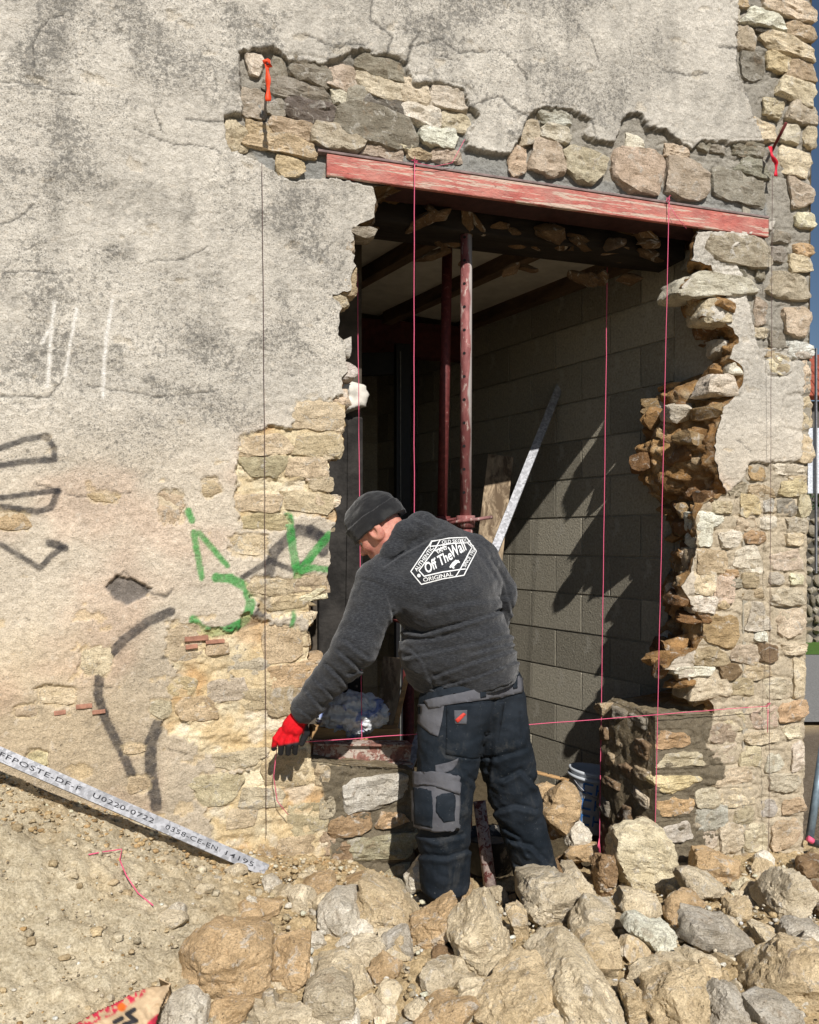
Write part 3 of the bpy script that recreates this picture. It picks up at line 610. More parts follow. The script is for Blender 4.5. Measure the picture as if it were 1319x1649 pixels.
# individual stones of the wall
def wall_stone(cx, cy, w, h, rot, c, pr, emb=False, y=0.0, seed=0):
    rs = np.random.RandomState(seed)
    D, Fc = ico(3 if max(w, h) < 36 else 4)
    t = WT(cx, y); sc = t / FPX; foresh = 1 / (math.cos(TH))          # wall is turned 18 degrees
    ctr = WP(cx, cy, y); hw = w / 2 * sc * foresh * 1.06; hh = h / 2 * sc * 1.06; hd = max(.07, min(hw, .13))
    q = D / np.abs(D).max(1)[:, None]
    # broken corners and facets cut by flat planes
    for _ in range(6):
        a_ = rs.rand() * 6.283; nn = np.array([math.cos(a_), -.15 + .3 * rs.rand(), math.sin(a_)]); nn /= np.linalg.norm(nn); dlim = np.abs(nn).sum() * (.72 + .2 * rs.rand())
        e = q @ nn - dlim; q = q - np.clip(e, 0, None)[:, None] * nn
    for _ in range(9):
        nn = rs.normal(size=3); nn[1] = -abs(nn[1]) * .6 - .15; nn /= np.linalg.norm(nn); dlim = (np.abs(nn).sum()) * (.72 + .20 * rs.rand())
        e = q @ nn - dlim; q = q - np.clip(e, 0, None)[:, None] * nn
    q[:, 0] *= 1 + .16 * rs.normal() * q[:, 2]; q[:, 2] *= 1 + .14 * rs.normal() * q[:, 0]
    q[:, 2] += .07 * rs.normal() * q[:, 0]
    q = q * (1 + .07 * fbm(q, 1.6, 3, rs.rand() * 90))[:, None]
    Vv = q * np.array([hw, hd, hh])
    nn = D
    off = rs.rand(3) * 50
    Vv = Vv + nn * (.010 * fbm(Vv, 14, 4, off) + .006 * ridged(Vv * np.array([1, 1, 1.8]), 20, 4, off) + .006 * np.round(fbm(Vv, 16, 2, off + 9) * 4) / 2)[:, None] * min(1, hh / .04)
    r = R(rot); cr_, sr_ = math.cos(r), math.sin(r)
    Vv = np.stack([Vv[:, 0] * cr_ - Vv[:, 2] * sr_, Vv[:, 1], Vv[:, 0] * sr_ + Vv[:, 2] * cr_], -1)
    # flatten the front a little, then bed it
    fy = Vv[:, 1]; fl = -hd * .50; Vv[:, 1] = np.where(fy < fl, fl + (fy - fl) * (.38 if not emb else .2), fy)
    Vv[:, 1] += (.012 * ridged(Vv * np.array([1, 1, 1.8]), 12, 4, off) + .010 * np.round(fbm(Vv * np.array([1, 1, 1.7]), 13, 3, off + 5) * 5) / 2.5) * np.clip(-D[:, 1], 0, 1) * (.6 if emb else 1)
    front = Vv[:, 1].min(); ws = wall_y(cx, cy)
    wy = (.010 if not emb else .002) - front - max(pr, 0) * .0055 - (.004 if c not in 'zz' else 0) - (.012 if inside(cx, cy, PIER_L) or inside(cx, cy, PIER_R) else 0)
    me = crisp(mesh_np('stone', Vv, Fc, M_STONE, True))
    o = link('stone', me, facade); o.location = (ctr[0], y + wy, ctr[2])
    k = hexc(*C[c]) * (1 + .13 * rs.normal()); k = k * (.6 if emb else 1) + hexc(206, 188, 152) * (.4 if emb else 0) ; k = np.clip(k * (1 + .02 * rs.normal(size=3)), .04, .8)
    o.color = (*k, 1)
    return o
sd = 100
for s in S_MAIN: sd += 1; wall_stone(*s, seed=sd)
for s in S_EMB: sd += 1; wall_stone(*s, emb=True, seed=sd)
# ragged stones along the broken edge on the left and inside the right-hand breach
edge_l = [(588,372,40,16,2,'g',1),(560,392,22,20,0,'k',1),(556,452,34,40,0,'t',1),(548,484,26,18,0,'c',1),(552,560,26,26,0,'l',1),(556,596,38,26,0,'l',1),(546,640,34,30,0,'c',1),(534,690,34,40,0,'c',1),(524,728,40,22,0,'c',1),
 (516,772,40,12,-8,'c',1),(528,806,36,20,-4,'c',2),(522,846,34,22,0,'c',1),(505,958,40,18,6,'c',1),(490,996,34,24,0,'c',1),(482,1030,34,26,0,'t',1),(500,1076,56,20,8,'o',2),(486,1110,30,30,0,'t',1),(520,1250,22,34,0,'t',0),(528,1300,22,38,0,'k',0),(528,1360,24,40,0,'t',0)]
for s in edge_l: sd += 1; wall_stone(*s, emb=False, seed=sd)
rs = np.random.RandomState(12)
cand = np.where(right & (lpy > 470) & (lpy < 1140))[0]
for k in range(78):
    i = cand[rs.randint(len(cand))]; f = .12 + .85 * rs.rand(); j = int(f * ND)
    p = Vr[j * nl + i]; D, Fc = ico(3); sz = np.array([.03 + .06 * rs.rand(), .04 + .06 * rs.rand(), .014 + .034 * rs.rand()])
    q = D / np.abs(D).max(1)[:, None]
    for _ in range(12):
        nn = rs.normal(size=3); nn /= np.linalg.norm(nn); e = q @ nn - np.abs(nn).sum() * (.56 + .26 * rs.rand()); q = q - np.clip(e, 0, None)[:, None] * nn
    q = q * (1 + .18 * fbm(q, 1.8, 3, rs.rand() * 90))[:, None] * np.array([1, 1, 1 + .4 * rs.rand()])
    o = link('stone', crisp(mesh_np('stone', q * sz, Fc, M_STONE, True)), facade); o.location = p; o.rotation_euler = (rs.normal() * .25, rs.normal() * .3, rs.normal() * .9)
    o.color = (*np.clip(hexc(*dict(C, o=(176,138,92), b=(140,106,72), t=(172,146,108))[rs.choice(list('obbototbbtw'))]) * (.72 + .3 * rs.rand()), .03, .8), 1)
# pier reveal courses
xx = WP(1052, 870)[0]; rs = np.random.RandomState(31); row = 1160
while row < 1400:
    hpx_ = rs.uniform(16, 34); yy_ = .02 + .04 * rs.rand()
    while yy_ < .42:
        wd_ = rs.uniform(.07, .17); D, Fc = ico(4); q = D / np.abs(D).max(1)[:, None]
        for _ in range(10):
            nn = rs.normal(size=3); nn /= np.linalg.norm(nn); e = q @ nn - np.abs(nn).sum() * (.60 + .24 * rs.rand()); q = q - np.clip(e, 0, None)[:, None] * nn
        q = q * (1 + .15 * fbm(q, 1.8, 3, rs.rand() * 90))[:, None]
        z = WP(1052, row + hpx_ / 2)[2]; hh = hpx_ / 2 * WT(1052) / FPX
        o = link('stone', mesh_np('stone', q * np.array([.07, wd_ / 2, hh]), Fc, M_STONE, True), facade); ym = yy_ + wd_ / 2
        o.location = (xx + .062 + .012 * rs.rand() - .10 * ym, ym, z); o.rotation_euler = (rs.normal() * .12, rs.normal() * .1, rs.normal() * .1); o.color = (*hexc(*C[rs.choice(list('tkbgtt'))]) * (.85 + .25 * rs.rand()), 1)
        yy_ += wd_ + rs.uniform(.015, .06)
    row += hpx_ + rs.uniform(8, 20)
# red brick slivers in the gaps
m_brick = mat_simple('old_brick', hexc(160, 116, 96), .9, nscale=30, amp=.3)
for k, (x0, y0, x1, y1) in enumerate(BRICKBITS):
    a = WP(x0 / 2.355, 640 + (y0 + y1) / 2 / 2.355); b_ = WP(x1 / 2.355, 640 + ((y0 + y1) / 2 - 6) / 2.355)
    part('brick', boxes([beam(a + (0, .01, 0), b_ + (0, .01, 0), .035, (y1 - y0) / 2.355 * .0026)]), m_brick, facade, bevel=.002)
# ------------------------------------------------------------------ the ground
def ground_z(x, y):
    x = np.asarray(x, float); y = np.asarray(y, float)
    zw = np.interp(x, [-9, -4, -1.9, -1.67, -1.2, -.95, -.64, -.3, .0, .5, 1.2, 2.0, 2.4, 4, 9], [1.4, 1.2, .90, .83, .62, .50, .40, .34, .20, .10, .10, .10, .02, -.02, 0])
    zn = np.interp(x, [-9, -4, -1.9, -1.2, -.6, .3, 1.5, 3, 9], [.5, .45, .30, .26, .20, .22, .20, .05, 0])
    k = sstep(0, -1.5, y); z = zw * (1 - k) + zn * k
    inside_ = sstep(.05, .5, y) * (x < 2.25); z = z * (1 - inside_) + (-.02) * inside_
    P = np.stack([x, y, x * 0], -1)
    mound = .10 * np.exp(-((x - .5) / .9) ** 2 - ((y + .95) / .5) ** 2)
    near = sstep(-4.2, -2.6, y) + 0 * x
    z = z * near + (z * .3) * (1 - near) + mound
    far = sstep(2.6, 4, x) ; z = z * (1 - far)
    return z + (.030 * fbm(P, 2.6, 4, 3) + .020 * fbm(P, 9, 4, 8)) * (1 - .8 * far)
gx = axis(np.arange(-1.9, 2.6, .010), -60, 60); gyy = axis(np.arange(-1.9, .62, .010), -30, 90)
XX, YY = np.meshgrid(gx, gyy); G = ground_z(XX, YY); G3 = np.stack([XX, YY, G], -1).astype(np.float32)
fine = sstep(3.5, 2.4, np.abs(XX)) * sstep(-3, -2, YY)
crumb = sstep(-.1, .35, fbm(G3, 26, 4, 66)); G = G + fine * (.020 * fbm(G3, 26, 4, 5) + .016 * crumb * ridged(G3, 16, 3, 9) + .018 * np.round(fbm(G3, 9, 4, 31) * 4) / 4)
cA = hexc(200, 187, 160); cB = hexc(194, 172, 134); cD = hexc(160, 140, 108)
PXg, PYg, _t = to_px(np.stack([XX, YY, G], -1)); ok = _t > .5
w = sstep(260, 420, PXg + 160 * fbm(G3, 2.2, 4, 7)) * ok
w = np.maximum(w, sstep(.16, .35, fbm(G3, 2.4, 4, 41)) * .45)
cg = cA * (1 - w[..., None]) + cB * w[..., None]
cg = cg * (1 + .25 * fbm(G3, 5, 4, 12) + .2 * fbm(G3, 24, 3, 2))[..., None]
bk_ = sstep(-3.0, -4.0, YY)[..., None]; cg = cg * (1 - bk_) + hexc(84, 82, 78) * bk_  # unseen ground behind the camera, darkened to cut bounce into the room
ins = sstep(.1, .4, YY) * (XX < 2.3); cg = cg * (1 - .80 * ins[..., None])  # ground colour darkened inside the opening to keep the room dim
# outside to the right: earth strip, road, verge
tt = (np.stack([XX, YY, G], -1) - CAM) @ F2
rt = sstep(2.35, 2.6, XX)
road = ((tt > 7.7) & (tt < 12.2)) * rt; grass = (tt >= 12.2) * rt; soil = (tt <= 7.7) * rt
cg = np.where((soil > .5)[..., None], hexc(120, 108, 92) * (1 + .3 * fbm(G3, 9, 3, 1))[..., None], cg)
cg = np.clip(cg, .02, .7)
ix = np.arange(G.size).reshape(G.shape)
Qd = np.stack([ix[:-1, :-1], ix[:-1, 1:], ix[1:, 1:], ix[1:, :-1]], -1).reshape(-1, 4)
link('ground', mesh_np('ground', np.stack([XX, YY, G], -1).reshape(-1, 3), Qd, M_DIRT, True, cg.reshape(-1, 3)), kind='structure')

def ground_hit(px, py, t0=1.6, t1=7.0):
    ts = np.linspace(t0, t1, 540); P = np.array([PT(px, py, t) for t in ts]); d = P[:, 2] - ground_z(P[:, 0], P[:, 1])
    k = np.where(d < 0)[0]
    return ts[k[0]] if len(k) else t1

# ------------------------------------------------------------------ fallen stones
def rock_mesh(poly, t, depth=.8, seed=0, sub=5, flat=0):
    """a broken stone: the outline it has in the picture, its own thickness and facets all round"""
    rs = np.random.RandomState(seed); poly = np.asarray(poly, float)
    c = poly.mean(0); cx = (poly[:, 0].max() + poly[:, 0].min()) / 2; cy = (poly[:, 1].max() + poly[:, 1].min()) / 2
    c = (c + [cx, cy]) / 2; s = t / FPX
    q = (poly - c) * [s * 1.10, -s * 1.10]
    pts = resample(q, .004); an = np.arctan2(pts[:, 1], pts[:, 0]); rr = np.hypot(pts[:, 0], pts[:, 1]); o = np.argsort(an)
    D, Fc = ico(sub); Rm = rr.mean(); hd = min(math.sqrt(abs(Rm * min(np.ptp(q[:, 0]), np.ptp(q[:, 1])) / 2)), .17) * depth
    r = np.full(len(D), 9.0); cn = q.mean(0); n_e = len(q)
    for k in range(n_e):                                  # one tilted face for every edge of the outline
        a, b = q[k], q[(k + 1) % n_e]; e = b - a; nn = np.array([e[1], -e[0]]); nn = nn / max(np.linalg.norm(nn), 1e-6)
        if nn @ (a - cn) < 0: nn = -nn
        dd = max(nn @ a, nn @ b, .2 * Rm); tl = rs.uniform(-.45, .12); n3_ = np.array([nn[0], tl, nn[1]]); L_ = np.linalg.norm(n3_); n3_ /= L_; dd /= L_
        dd += abs(tl) * .0
        den = D @ n3_; r = np.where(den > 1e-3, np.minimum(r, dd / np.maximum(den, 1e-3)), r)
        d0 = max(nn @ a, nn @ b, .2 * Rm); den = D[:, [0, 2]] @ nn; r = np.where(den > 1e-3, np.minimum(r, d0 / np.maximum(den, 1e-3)), r)
    for k in range(11):                                   # front, top and back faces
        v = rs.normal(size=3); v[1] = -abs(v[1]) - .35 if k < 8 else abs(v[1]) + .3; v /= np.linalg.norm(v)
        ext = hd * abs(v[1]) + Rm * math.hypot(v[0], v[2]); dd = ext * (.62 + .28 * rs.rand()); den = D @ v
        r = np.where(den > 1e-3, np.minimum(r, dd / np.maximum(den, 1e-3)), r)
    L = D * r[:, None]
    off = rs.rand(3) * 60; sz = min(1, Rm / .08)
    n = L / np.maximum(np.linalg.norm(L, axis=1), 1e-6)[:, None]
    L = L + n * (sz * (.006 * fbm(L, 8, 3, off) + .007 * ridged(L * np.array([1, 1, 2.2]), 12, 4, off) + .012 * np.round(fbm(L * np.array([1, 1, 1.6]), 11, 3, off) * 4) / 2 + .004 * fbm(L, 45, 3, off)))[:, None]
    Vw = L[:, :1] * R2 + L[:, 1:2] * F2 + L[:, 2:3] * np.array([0, 0, 1.0])
    return Vw, Fc, PT(c[0], c[1], t), hd
def Z6(L): return [(860 + x / 2.8736, 1320 + y / 2.8736) for x, y in L]
def Z5(L): return [(480 + x / 3.1405, 1380 + y / 3.1405) for x, y in L]
def Z7(L): return [(240 + x / 4.3967, 1380 + y / 4.3967) for x, y in L]
K = dict(C, c=(222,206,176), t=(206,186,152), o=(198,170,132), w=(226,217,200), g=(182,174,160), k=(210,196,170), b=(150,124,94))
ROCKS = [
 (Z6([(380,60),(440,45),(510,45),(590,70),(640,140),(650,210),(630,350),(540,360),(440,335),(390,250),(372,150)]), 'c', .9, 'large pale rounded boulder leaning on the low mortared pier'),
 (Z6([(360,100),(380,200),(425,325),(345,345),(335,400),(298,370),(290,200),(325,120)]), 'b', .9, 'dark brown piece set along the left of the big pale boulder'),  # separate darker piece along the boulder's left side
 (Z6([(90,235),(130,260),(210,370),(200,430),(120,490),(60,490),(-40,555),(-40,420),(-65,395),(-35,340),(20,270)]), 'k', .8, 'tall pointed grey stone in front of the right boot'),
 (Z6([(145,255),(200,245),(240,290),(300,375),(230,400),(195,350)]), 'k', .7, 'slanting grey stone behind the tall pointed one'),
 (Z6([(240,380),(300,390),(370,430),(340,520),(330,550),(250,560),(190,590),(180,540),(175,500),(200,450)]), 'k', .8, 'angular grey stone with two dark shadows across its face'),
 (Z6([(345,345),(400,340),(500,350),(580,390),(610,470),(570,500),(470,480),(420,480),(370,450),(390,405)]), 'c', .9, 'cream block directly beneath the big pale boulder'),
 (Z6([(340,470),(420,470),(440,560),(345,548)]), 't', .8, 'small sandy stone left of the bright white stone'),
 (Z6([(440,510),(480,480),(600,500),(680,580),(670,640),(600,645),(540,600),(450,595),(425,550)]), 'w', .9, 'bright chalk white stone overhanging a dark gap'),
 (Z6([(580,380),(700,350),(790,390),(780,430),(700,460),(620,510),(600,480),(610,440)]), 'o', .8, 'ochre wedge of stone right under the boulder'),
 (Z6([(640,230),(720,225),(800,270),(850,310),(870,330),(860,430),(800,430),(740,390),(720,355),(635,360)]), 'k', .8, 'pinkish grey stone between the boulder and the layered brown one'),
 (Z6([(680,155),(720,150),(870,170),(960,200),(1000,260),(920,320),(800,280),(680,210)]), 'o', .8, 'layered orange brown stone split along its grain'),
 (Z6([(910,330),(980,285),(1060,325),(1020,370),(940,360)]), 'c', .8, 'small cream chip below the layered brown stone'),
 (Z6([(900,380),(990,370),(1000,400),(960,490),(880,470)]), 't', .8, 'small upright sandy block casting a wide shadow'),
 (Z6([(1160,260),(1230,270),(1280,330),(1290,420),(1270,470),(1130,470),(1090,500),(1015,470),(1060,400),(1100,350),(1110,300)]), 'k', .8, 'tall sloping grey tan stone at the foot of the corner quoins'),
 (Z6([(650,510),(740,440),(840,430),(900,480),(960,490),(1040,570),(1040,650),(1000,650),(700,610),(690,540)]), 'g', .8, 'big smooth grey slab stone in the middle of the right heap'),
 (Z6([(950,490),(1060,490),(1120,550),(1050,610),(1030,560)]), 'c', .8, 'creamy stone touching the right end of the grey slab'),
 (Z6([(1105,490),(1200,470),(1290,480),(1325,530),(1240,560),(1130,550)]), 'g', .8, 'low grey stone above the largest right hand block'),
 (Z6([(1100,620),(1140,580),(1319,600),(1450,640),(1450,900),(1319,890),(1200,860),(1080,850),(1005,790),(1010,740),(1060,680)]), 't', .9, 'largest block, cut off by the right edge of the picture'),
 (Z6([(1235,545),(1319,535),(1400,560),(1400,620),(1250,595)]), 'w', .8, 'white crumbly stone lying on the largest right block'),
 (Z6([(100,530),(160,540),(190,600),(150,660),(110,740),(40,755),(-10,745),(-30,600),(0,590),(50,545)]), 'k', .8, 'upright oval grey stone with a shadow on its right half'),
 (Z6([(240,560),(400,555),(450,590),(460,660),(430,690),(360,690),(350,760),(200,700),(150,680),(180,600)]), 't', .9, 'broad sandy boulder left of the bright white stone'),
 (Z6([(650,660),(720,625),(860,650),(890,680),(820,730),(770,700),(690,680)]), 'c', .9, 'flat cream stone wedged under the grey slab'),
 (Z6([(445,725),(520,690),(700,680),(770,720),(820,740),(640,745),(560,790),(475,780)]), 'c', .9, 'flat tapering stone pointing right over the bottom boulder'),
 (Z6([(560,790),(640,740),(800,730),(880,780),(830,850),(740,945),(720,1040),(510,1040),(520,900)]), 't', .9, 'grooved tan boulder at the bottom edge'),
 (Z6([(880,775),(940,820),(990,920),(1010,1040),(735,1040),(740,940),(810,840)]), 'g', .9, 'pale grey pyramid shaped stone at the bottom edge'),
 (Z6([(400,680),(520,680),(450,740),(470,780),(520,790),(500,900),(450,1030),(430,900),(400,820)]), 't', .8, 'tall square cut stone with a sharp left edge'),
 (Z6([(200,700),(340,760),(360,830),(420,890),(440,1040),(50,1040),(60,900),(80,790),(150,730)]), 'c', .9, 'wide cream boulder beneath the sandy one at the bottom'),
 (Z5([(840,900),(845,845),(890,760),(1000,690),(1160,640),(1250,640),(1290,720),(1310,800),(1310,900)]), 't', .9, 'wide dusty boulder at the bottom centre of the picture'),
 (Z6([(960,865),(1060,850),(1200,870),(1240,930),(1200,1040),(1010,1040)]), 'g', .8, 'grey brown stone at the bottom edge right of the pyramid one'),
 (Z6([(1190,250),(1250,215),(1319,190),(1400,200),(1400,290),(1270,290)]), 'b', .8, 'rusty brown stone at the right edge below the steel tube'),
 (Z6([(1275,310),(1319,300),(1400,400),(1350,490),(1290,430)]), 'b', .8, 'dark brown stone half out of frame on the right'),
 (Z5([(550,100),(610,25),(660,50),(705,110),(690,150),(590,210),(555,170)]), 'w', .9, 'rough white and rust stone leaning on the left trouser leg'),
 (Z5([(440,120),(500,115),(550,175),(560,200),(510,215),(460,160)]), 'n', .8, 'small mossy brown stone at the foot of the left pier'),
 (Z5([(630,190),(700,130),(830,105),(880,180),(850,210),(690,275),(650,250)]), 'o', .85, 'ochre block tilted against the left trouser leg'),
 (Z5([(390,100),(430,130),(500,210),(620,240),(640,290),(560,350),(500,380),(420,420),(300,430),(300,250),(340,150)]), 't', .8, 'tall triangular stone with a pale ridge down its face'),
 (Z5([(105,330),(120,270),(190,215),(270,240),(295,290),(290,370),(200,420),(130,405)]), 'w', .9, 'rounded off white stone with a worn flat top'),
 (Z5([(555,410),(600,320),(700,280),(880,200),(900,215),(860,280),(780,380),(720,440),(700,490),(620,500),(570,470)]), 'o', .8, 'long ochre boulder lying left of the central big stone'),
 (Z5([(778,390),(850,270),(920,180),(980,170),(1060,280),(1110,380),(1110,450),(1080,520),(1110,600),(980,670),(940,620),(870,590),(800,490)]), 'c', .9, 'big central cream stone with a brown scar and white base'),
 (Z5([(1040,262),(1150,275),(1155,400),(1110,450),(1070,330)]), 't', .8, 'squarish tan stone squeezed behind the big central one'),
 (Z5([(1090,470),(1190,460),(1180,540),(1110,555)]), 't', .8, 'small shaded stone right of the big central one'),
 (Z5([(590,570),(650,545),(760,545),(860,590),(930,630),(850,650),(640,650),(595,640)]), 'k', .9, 'long flat stone half buried in sandy earth'),
 (Z5([(50,640),(130,560),(220,530),(330,550),(380,620),(370,670),(250,695),(70,670)]), 'c', .9, 'pale yellow cream stone at the bottom left of the heap'),
 (Z5([(215,525),(290,430),(420,420),(460,470),(380,555),(250,540)]), 'k', .8, 'dusty stone below the tall triangular one'),
 (Z5([(425,420),(550,380),(580,500),(520,535),(455,490)]), 'g', .8, 'blue grey shaded stone beside the ochre boulder'),
 (Z5([(365,570),(430,505),(510,545),(525,590),(400,640)]), 'o', .8, 'small orange stone between two dusty ones'),
 (Z5([(660,500),(720,470),(800,500),(805,535),(680,555)]), 'b', .8, 'small brown stone below the ochre boulder'),
 (Z7([(885,640),(1000,600),(1250,680),(1285,720),(1130,830),(1130,940),(1000,965),(900,890),(885,760)]), 'o', .9, 'cracked orange block right of the big ochre boulder'),
 (Z5([(545,850),(640,790),(850,740),(890,750),(830,880),(540,900)]), 'o', .9, 'ochre slab slanting up at the bottom centre'),
 (Z5([(185,440),(290,390),(300,430),(230,485)]), 'w', .8, 'small white chip under the worn white stone'),
 (Z5([(970,165),(1040,160),(1065,235),(1010,250)]), 'k', .8, 'small knobbly stone behind the big central one'),
 (Z5([(1055,200),(1100,200),(1105,245),(1070,255)]), 'o', .9, 'tiny round orange stone near the right trouser leg'),
 (Z7([(240,700),(310,620),(420,560),(560,540),(740,560),(850,640),(890,740),(890,880),(760,1040),(460,1020),(380,1010),(250,860),(235,760)]), 'o', .85, 'biggest ochre boulder, round, at the edge of the dirt slope'),
 (Z7([(430,1090),(470,1025),(720,1035),(700,1120),(640,1190),(420,1160)]), 'o', .8, 'ochre stone under the biggest ochre boulder'),
 (Z7([(670,1110),(730,1065),(1110,1090),(1125,1160),(1100,1260),(650,1260)]), 'k', .8, 'flat topped cream stone cut by the bottom edge'),
 (Z7([(1120,970),(1200,930),(1319,920),(1420,950),(1430,1260),(1115,1260)]), 'k', .8, 'square dusty block beside the flat topped cream stone'),
 (Z7([(105,1130),(170,1010),(300,985),(380,1060),(385,1180),(300,1270),(95,1270)]), 'w', .8, 'dusty white stone right of the paper sack'),
 (Z7([(880,1050),(960,975),(1035,1025),(1000,1090)]), 't', .8, 'small round sandy stone between the two ochre ones'),
 (Z7([(600,385),(720,330),(925,330),(900,415),(700,455),(620,455)]), 'o', .6, 'flat ochre slab lying on the dirt slope'),
 (Z7([(1095,215),(1180,150),(1280,130),(1315,190),(1280,265),(1180,295),(1110,265)]), 'o', .8, 'lumpy orange clod against the foot of the wall'),
 (Z7([(1085,575),(1180,540),(1285,610),(1200,665),(1105,645)]), 'w', .8, 'whitish lump above the cracked orange block'),
 (Z7([(785,150),(870,145),(950,190),(905,215),(845,262),(810,210)]), 'w', .6, 'small white cut block at the end of the steel profile'),
 (Z5([(225,100),(270,70),(330,90),(370,75),(360,140),(300,165),(240,150)]), 'o', .8, 'crumbly orange lump between the wall and the triangular stone'),
 (Z5([(240,170),(300,165),(325,195),(300,240),(250,225)]), 'o', .8, 'small orange lump above the worn white stone'),
 (Z6([(490,620),(560,640),(620,670),(560,690),(490,680)]), 'b', .8, 'small dark brown stone in the gap under the chalk white stone'),
 (Z6([(830,740),(900,700),(900,780),(870,770)]), 't', .8, 'small tan wedge below the flat cream stone'),
]
for k, (poly, c, dp, lab) in enumerate(ROCKS):
    pa = np.array(poly); bx, by = (pa[:, 0].min() + pa[:, 0].max()) / 2, pa[:, 1].max(); ty, hpx = pa[:, 1].min(), np.ptp(pa[:, 1])
    tb = ground_hit(bx, min(by, 1800) - .12 * hpx)
    tcap = (WT(bx) - .22) if by < 1520 else 9
    tb = min(tb, tcap); t = tb + min(.10, hpx / FPX * tb * .25)
    t = min(t, tcap)
    Vw, Fc, c0, hd = rock_mesh(poly, t, dp, 300 + k, 5 if hpx > 80 else 4)
    o = thing('fallen_stone', lab, 'stone', 'fallen stones heaped in front of the opening', c0, crisp(mesh_np('fallen_stone', Vw, Fc, M_STONE, True)))
    rs = np.random.RandomState(k); o.color = (*np.clip(hexc(*K[c]) * (1 + .08 * rs.normal()), .05, .8), 1)

# smaller loose stones filling the heap: six shapes shared by all
small = []
for k in range(8):
    rs = np.random.RandomState(900 + k); D, Fc = ico(3); q = D.copy()
    for _ in range(11):
        nn = rs.normal(size=3); nn /= np.linalg.norm(nn); e = q @ nn - (.45 + .32 * rs.rand()); q = q - np.clip(e, 0, None)[:, None] * nn
    q = q * (1 + .13 * fbm(q, 2, 4, k * 9.1))[:, None] * np.array([1, .8 + .3 * rs.rand(), .6 + .25 * rs.rand()])
    small.append(crisp(mesh_np('rubble_piece', q * .05, Fc, M_STONE, True)))
rs = np.random.RandomState(77); n_s = 0
while n_s < 285:
    px, py = rs.uniform(250, 1330), rs.uniform(1385, 1700)
    if px < 420 and rs.rand() < .75: continue
    t = ground_hit(px, py); p = PT(px, py, t)
    if p[1] > -.12: continue
    s = .016 + .062 * rs.rand() ** 1.5
    o = bpy.data.objects.new('rubble_piece', small[rs.randint(8)]); COL.objects.link(o)
    o.location = (p[0], p[1], ground_z(p[0], p[1]) + s * .25); o.scale = (s / .05,) * 3; o.rotation_euler = (rs.normal() * .3, rs.normal() * .3, rs.rand() * 6)
    o['label'] = 'small loose lump of limestone among the larger fallen stones'; o['category'] = 'stone'; o['group'] = 'small loose lumps of limestone in the heap'
    o.color = (*np.clip(hexc(*K[rs.choice(list('ctckwtkc'))]) * (.85 + .25 * rs.rand()), .05, .8), 1); n_s += 1
# stones lying inside the opening behind the man
for k, (px, py, w, h, c, lab) in enumerate([(905,1300,60,70,'o','tall orange lump just inside the opening by the bucket'),(930,1345,46,40,'w','whitish lump on the floor inside the opening'),(880,1280,50,30,'o','flat ochre lump behind the right trouser leg'),
    (938,1375,60,30,'o','low ochre lump at the foot of the mortared pier'),(912,1400,50,34,'b','dark lump of rubble behind the pointed grey stone'),(890,1335,44,36,'b','brown lump leaning on the rubble inside the opening')]):
    an = np.linspace(0, 2 * math.pi, 9)[:-1]; r2 = np.random.RandomState(50 + k)
    poly = [(px + w / 2 * math.cos(a) * (.8 + .35 * r2.rand()), py + h / 2 * math.sin(a) * (.8 + .35 * r2.rand())) for a in an]
    Vw, Fc, c0, hd = rock_mesh(poly, WT(px, .10 + .08 * (k % 3)), .8, 700 + k, 4)
    o = thing('fallen_stone', lab, 'stone', 'stones fallen inside the opening', c0, crisp(mesh_np('fallen_stone', Vw, Fc, M_STONE, True))); o.color = (*hexc(*K[c]), 1)

# grit, chips and pebbles: nobody could count them
def scatter(name, n, sampler, size, cols, seed, sub=1):
    rs = np.random.RandomState(seed); D, Fc = ico(sub); nv = len(D); V = np.empty((n * nv, 3), np.float32); Fa = np.empty((n * len(Fc), 3), np.int64); Cc = np.empty((n * nv, 3), np.float32)
    for k in range(n):
        p = sampler(rs); s = size(rs); q = D * (.65 + .5 * rs.rand(nv, 1)) * (s * np.array([.7 + .6 * rs.rand(), .7 + .6 * rs.rand(), .4 + .4 * rs.rand()]))
        a = rs.rand() * 6.28; ca, sa = math.cos(a), math.sin(a)
        q = np.stack([q[:, 0] * ca - q[:, 1] * sa, q[:, 0] * sa + q[:, 1] * ca, q[:, 2]], -1)
        V[k * nv:(k + 1) * nv] = q + p; Fa[k * len(Fc):(k + 1) * len(Fc)] = Fc + k * nv; Cc[k * nv:(k + 1) * nv] = cols[rs.randint(len(cols))] * (.75 + .5 * rs.rand())
    o = link(name, mesh_np(name, V, Fa, M_DIRT, False, np.clip(Cc, .02, .8)), kind='stuff'); return o
def samp_ground(rs):
    while True:
        x = rs.uniform(-1.9, 2.3); y = -rs.rand() ** .8 * 1.7
        if x > 0 and rs.rand() < .45: continue
        return np.array([x, y, float(ground_z(x, y)) + .002])
gc = [hexc(200, 184, 154), hexc(214, 200, 176), hexc(184, 152, 106), hexc(228, 222, 208), hexc(170, 150, 118), hexc(190, 170, 136), hexc(150, 138, 120)]
scatter('gravel', 7000, samp_ground, lambda rs: .0025 + .008 * rs.rand() ** 3.0, gc, 5)
def samp_foot(rs):
    x = rs.uniform(-1.7, .1); y = -rs.rand() ** 1.5 * .30; return np.array([x, y, float(ground_z(x, y)) + .004])
scatter('mortar_crumbs', 1800, samp_foot, lambda rs: .003 + .013 * rs.rand() ** 3, [hexc(206, 186, 150), hexc(194, 168, 126), hexc(218, 206, 180), hexc(186, 156, 114)], 6)

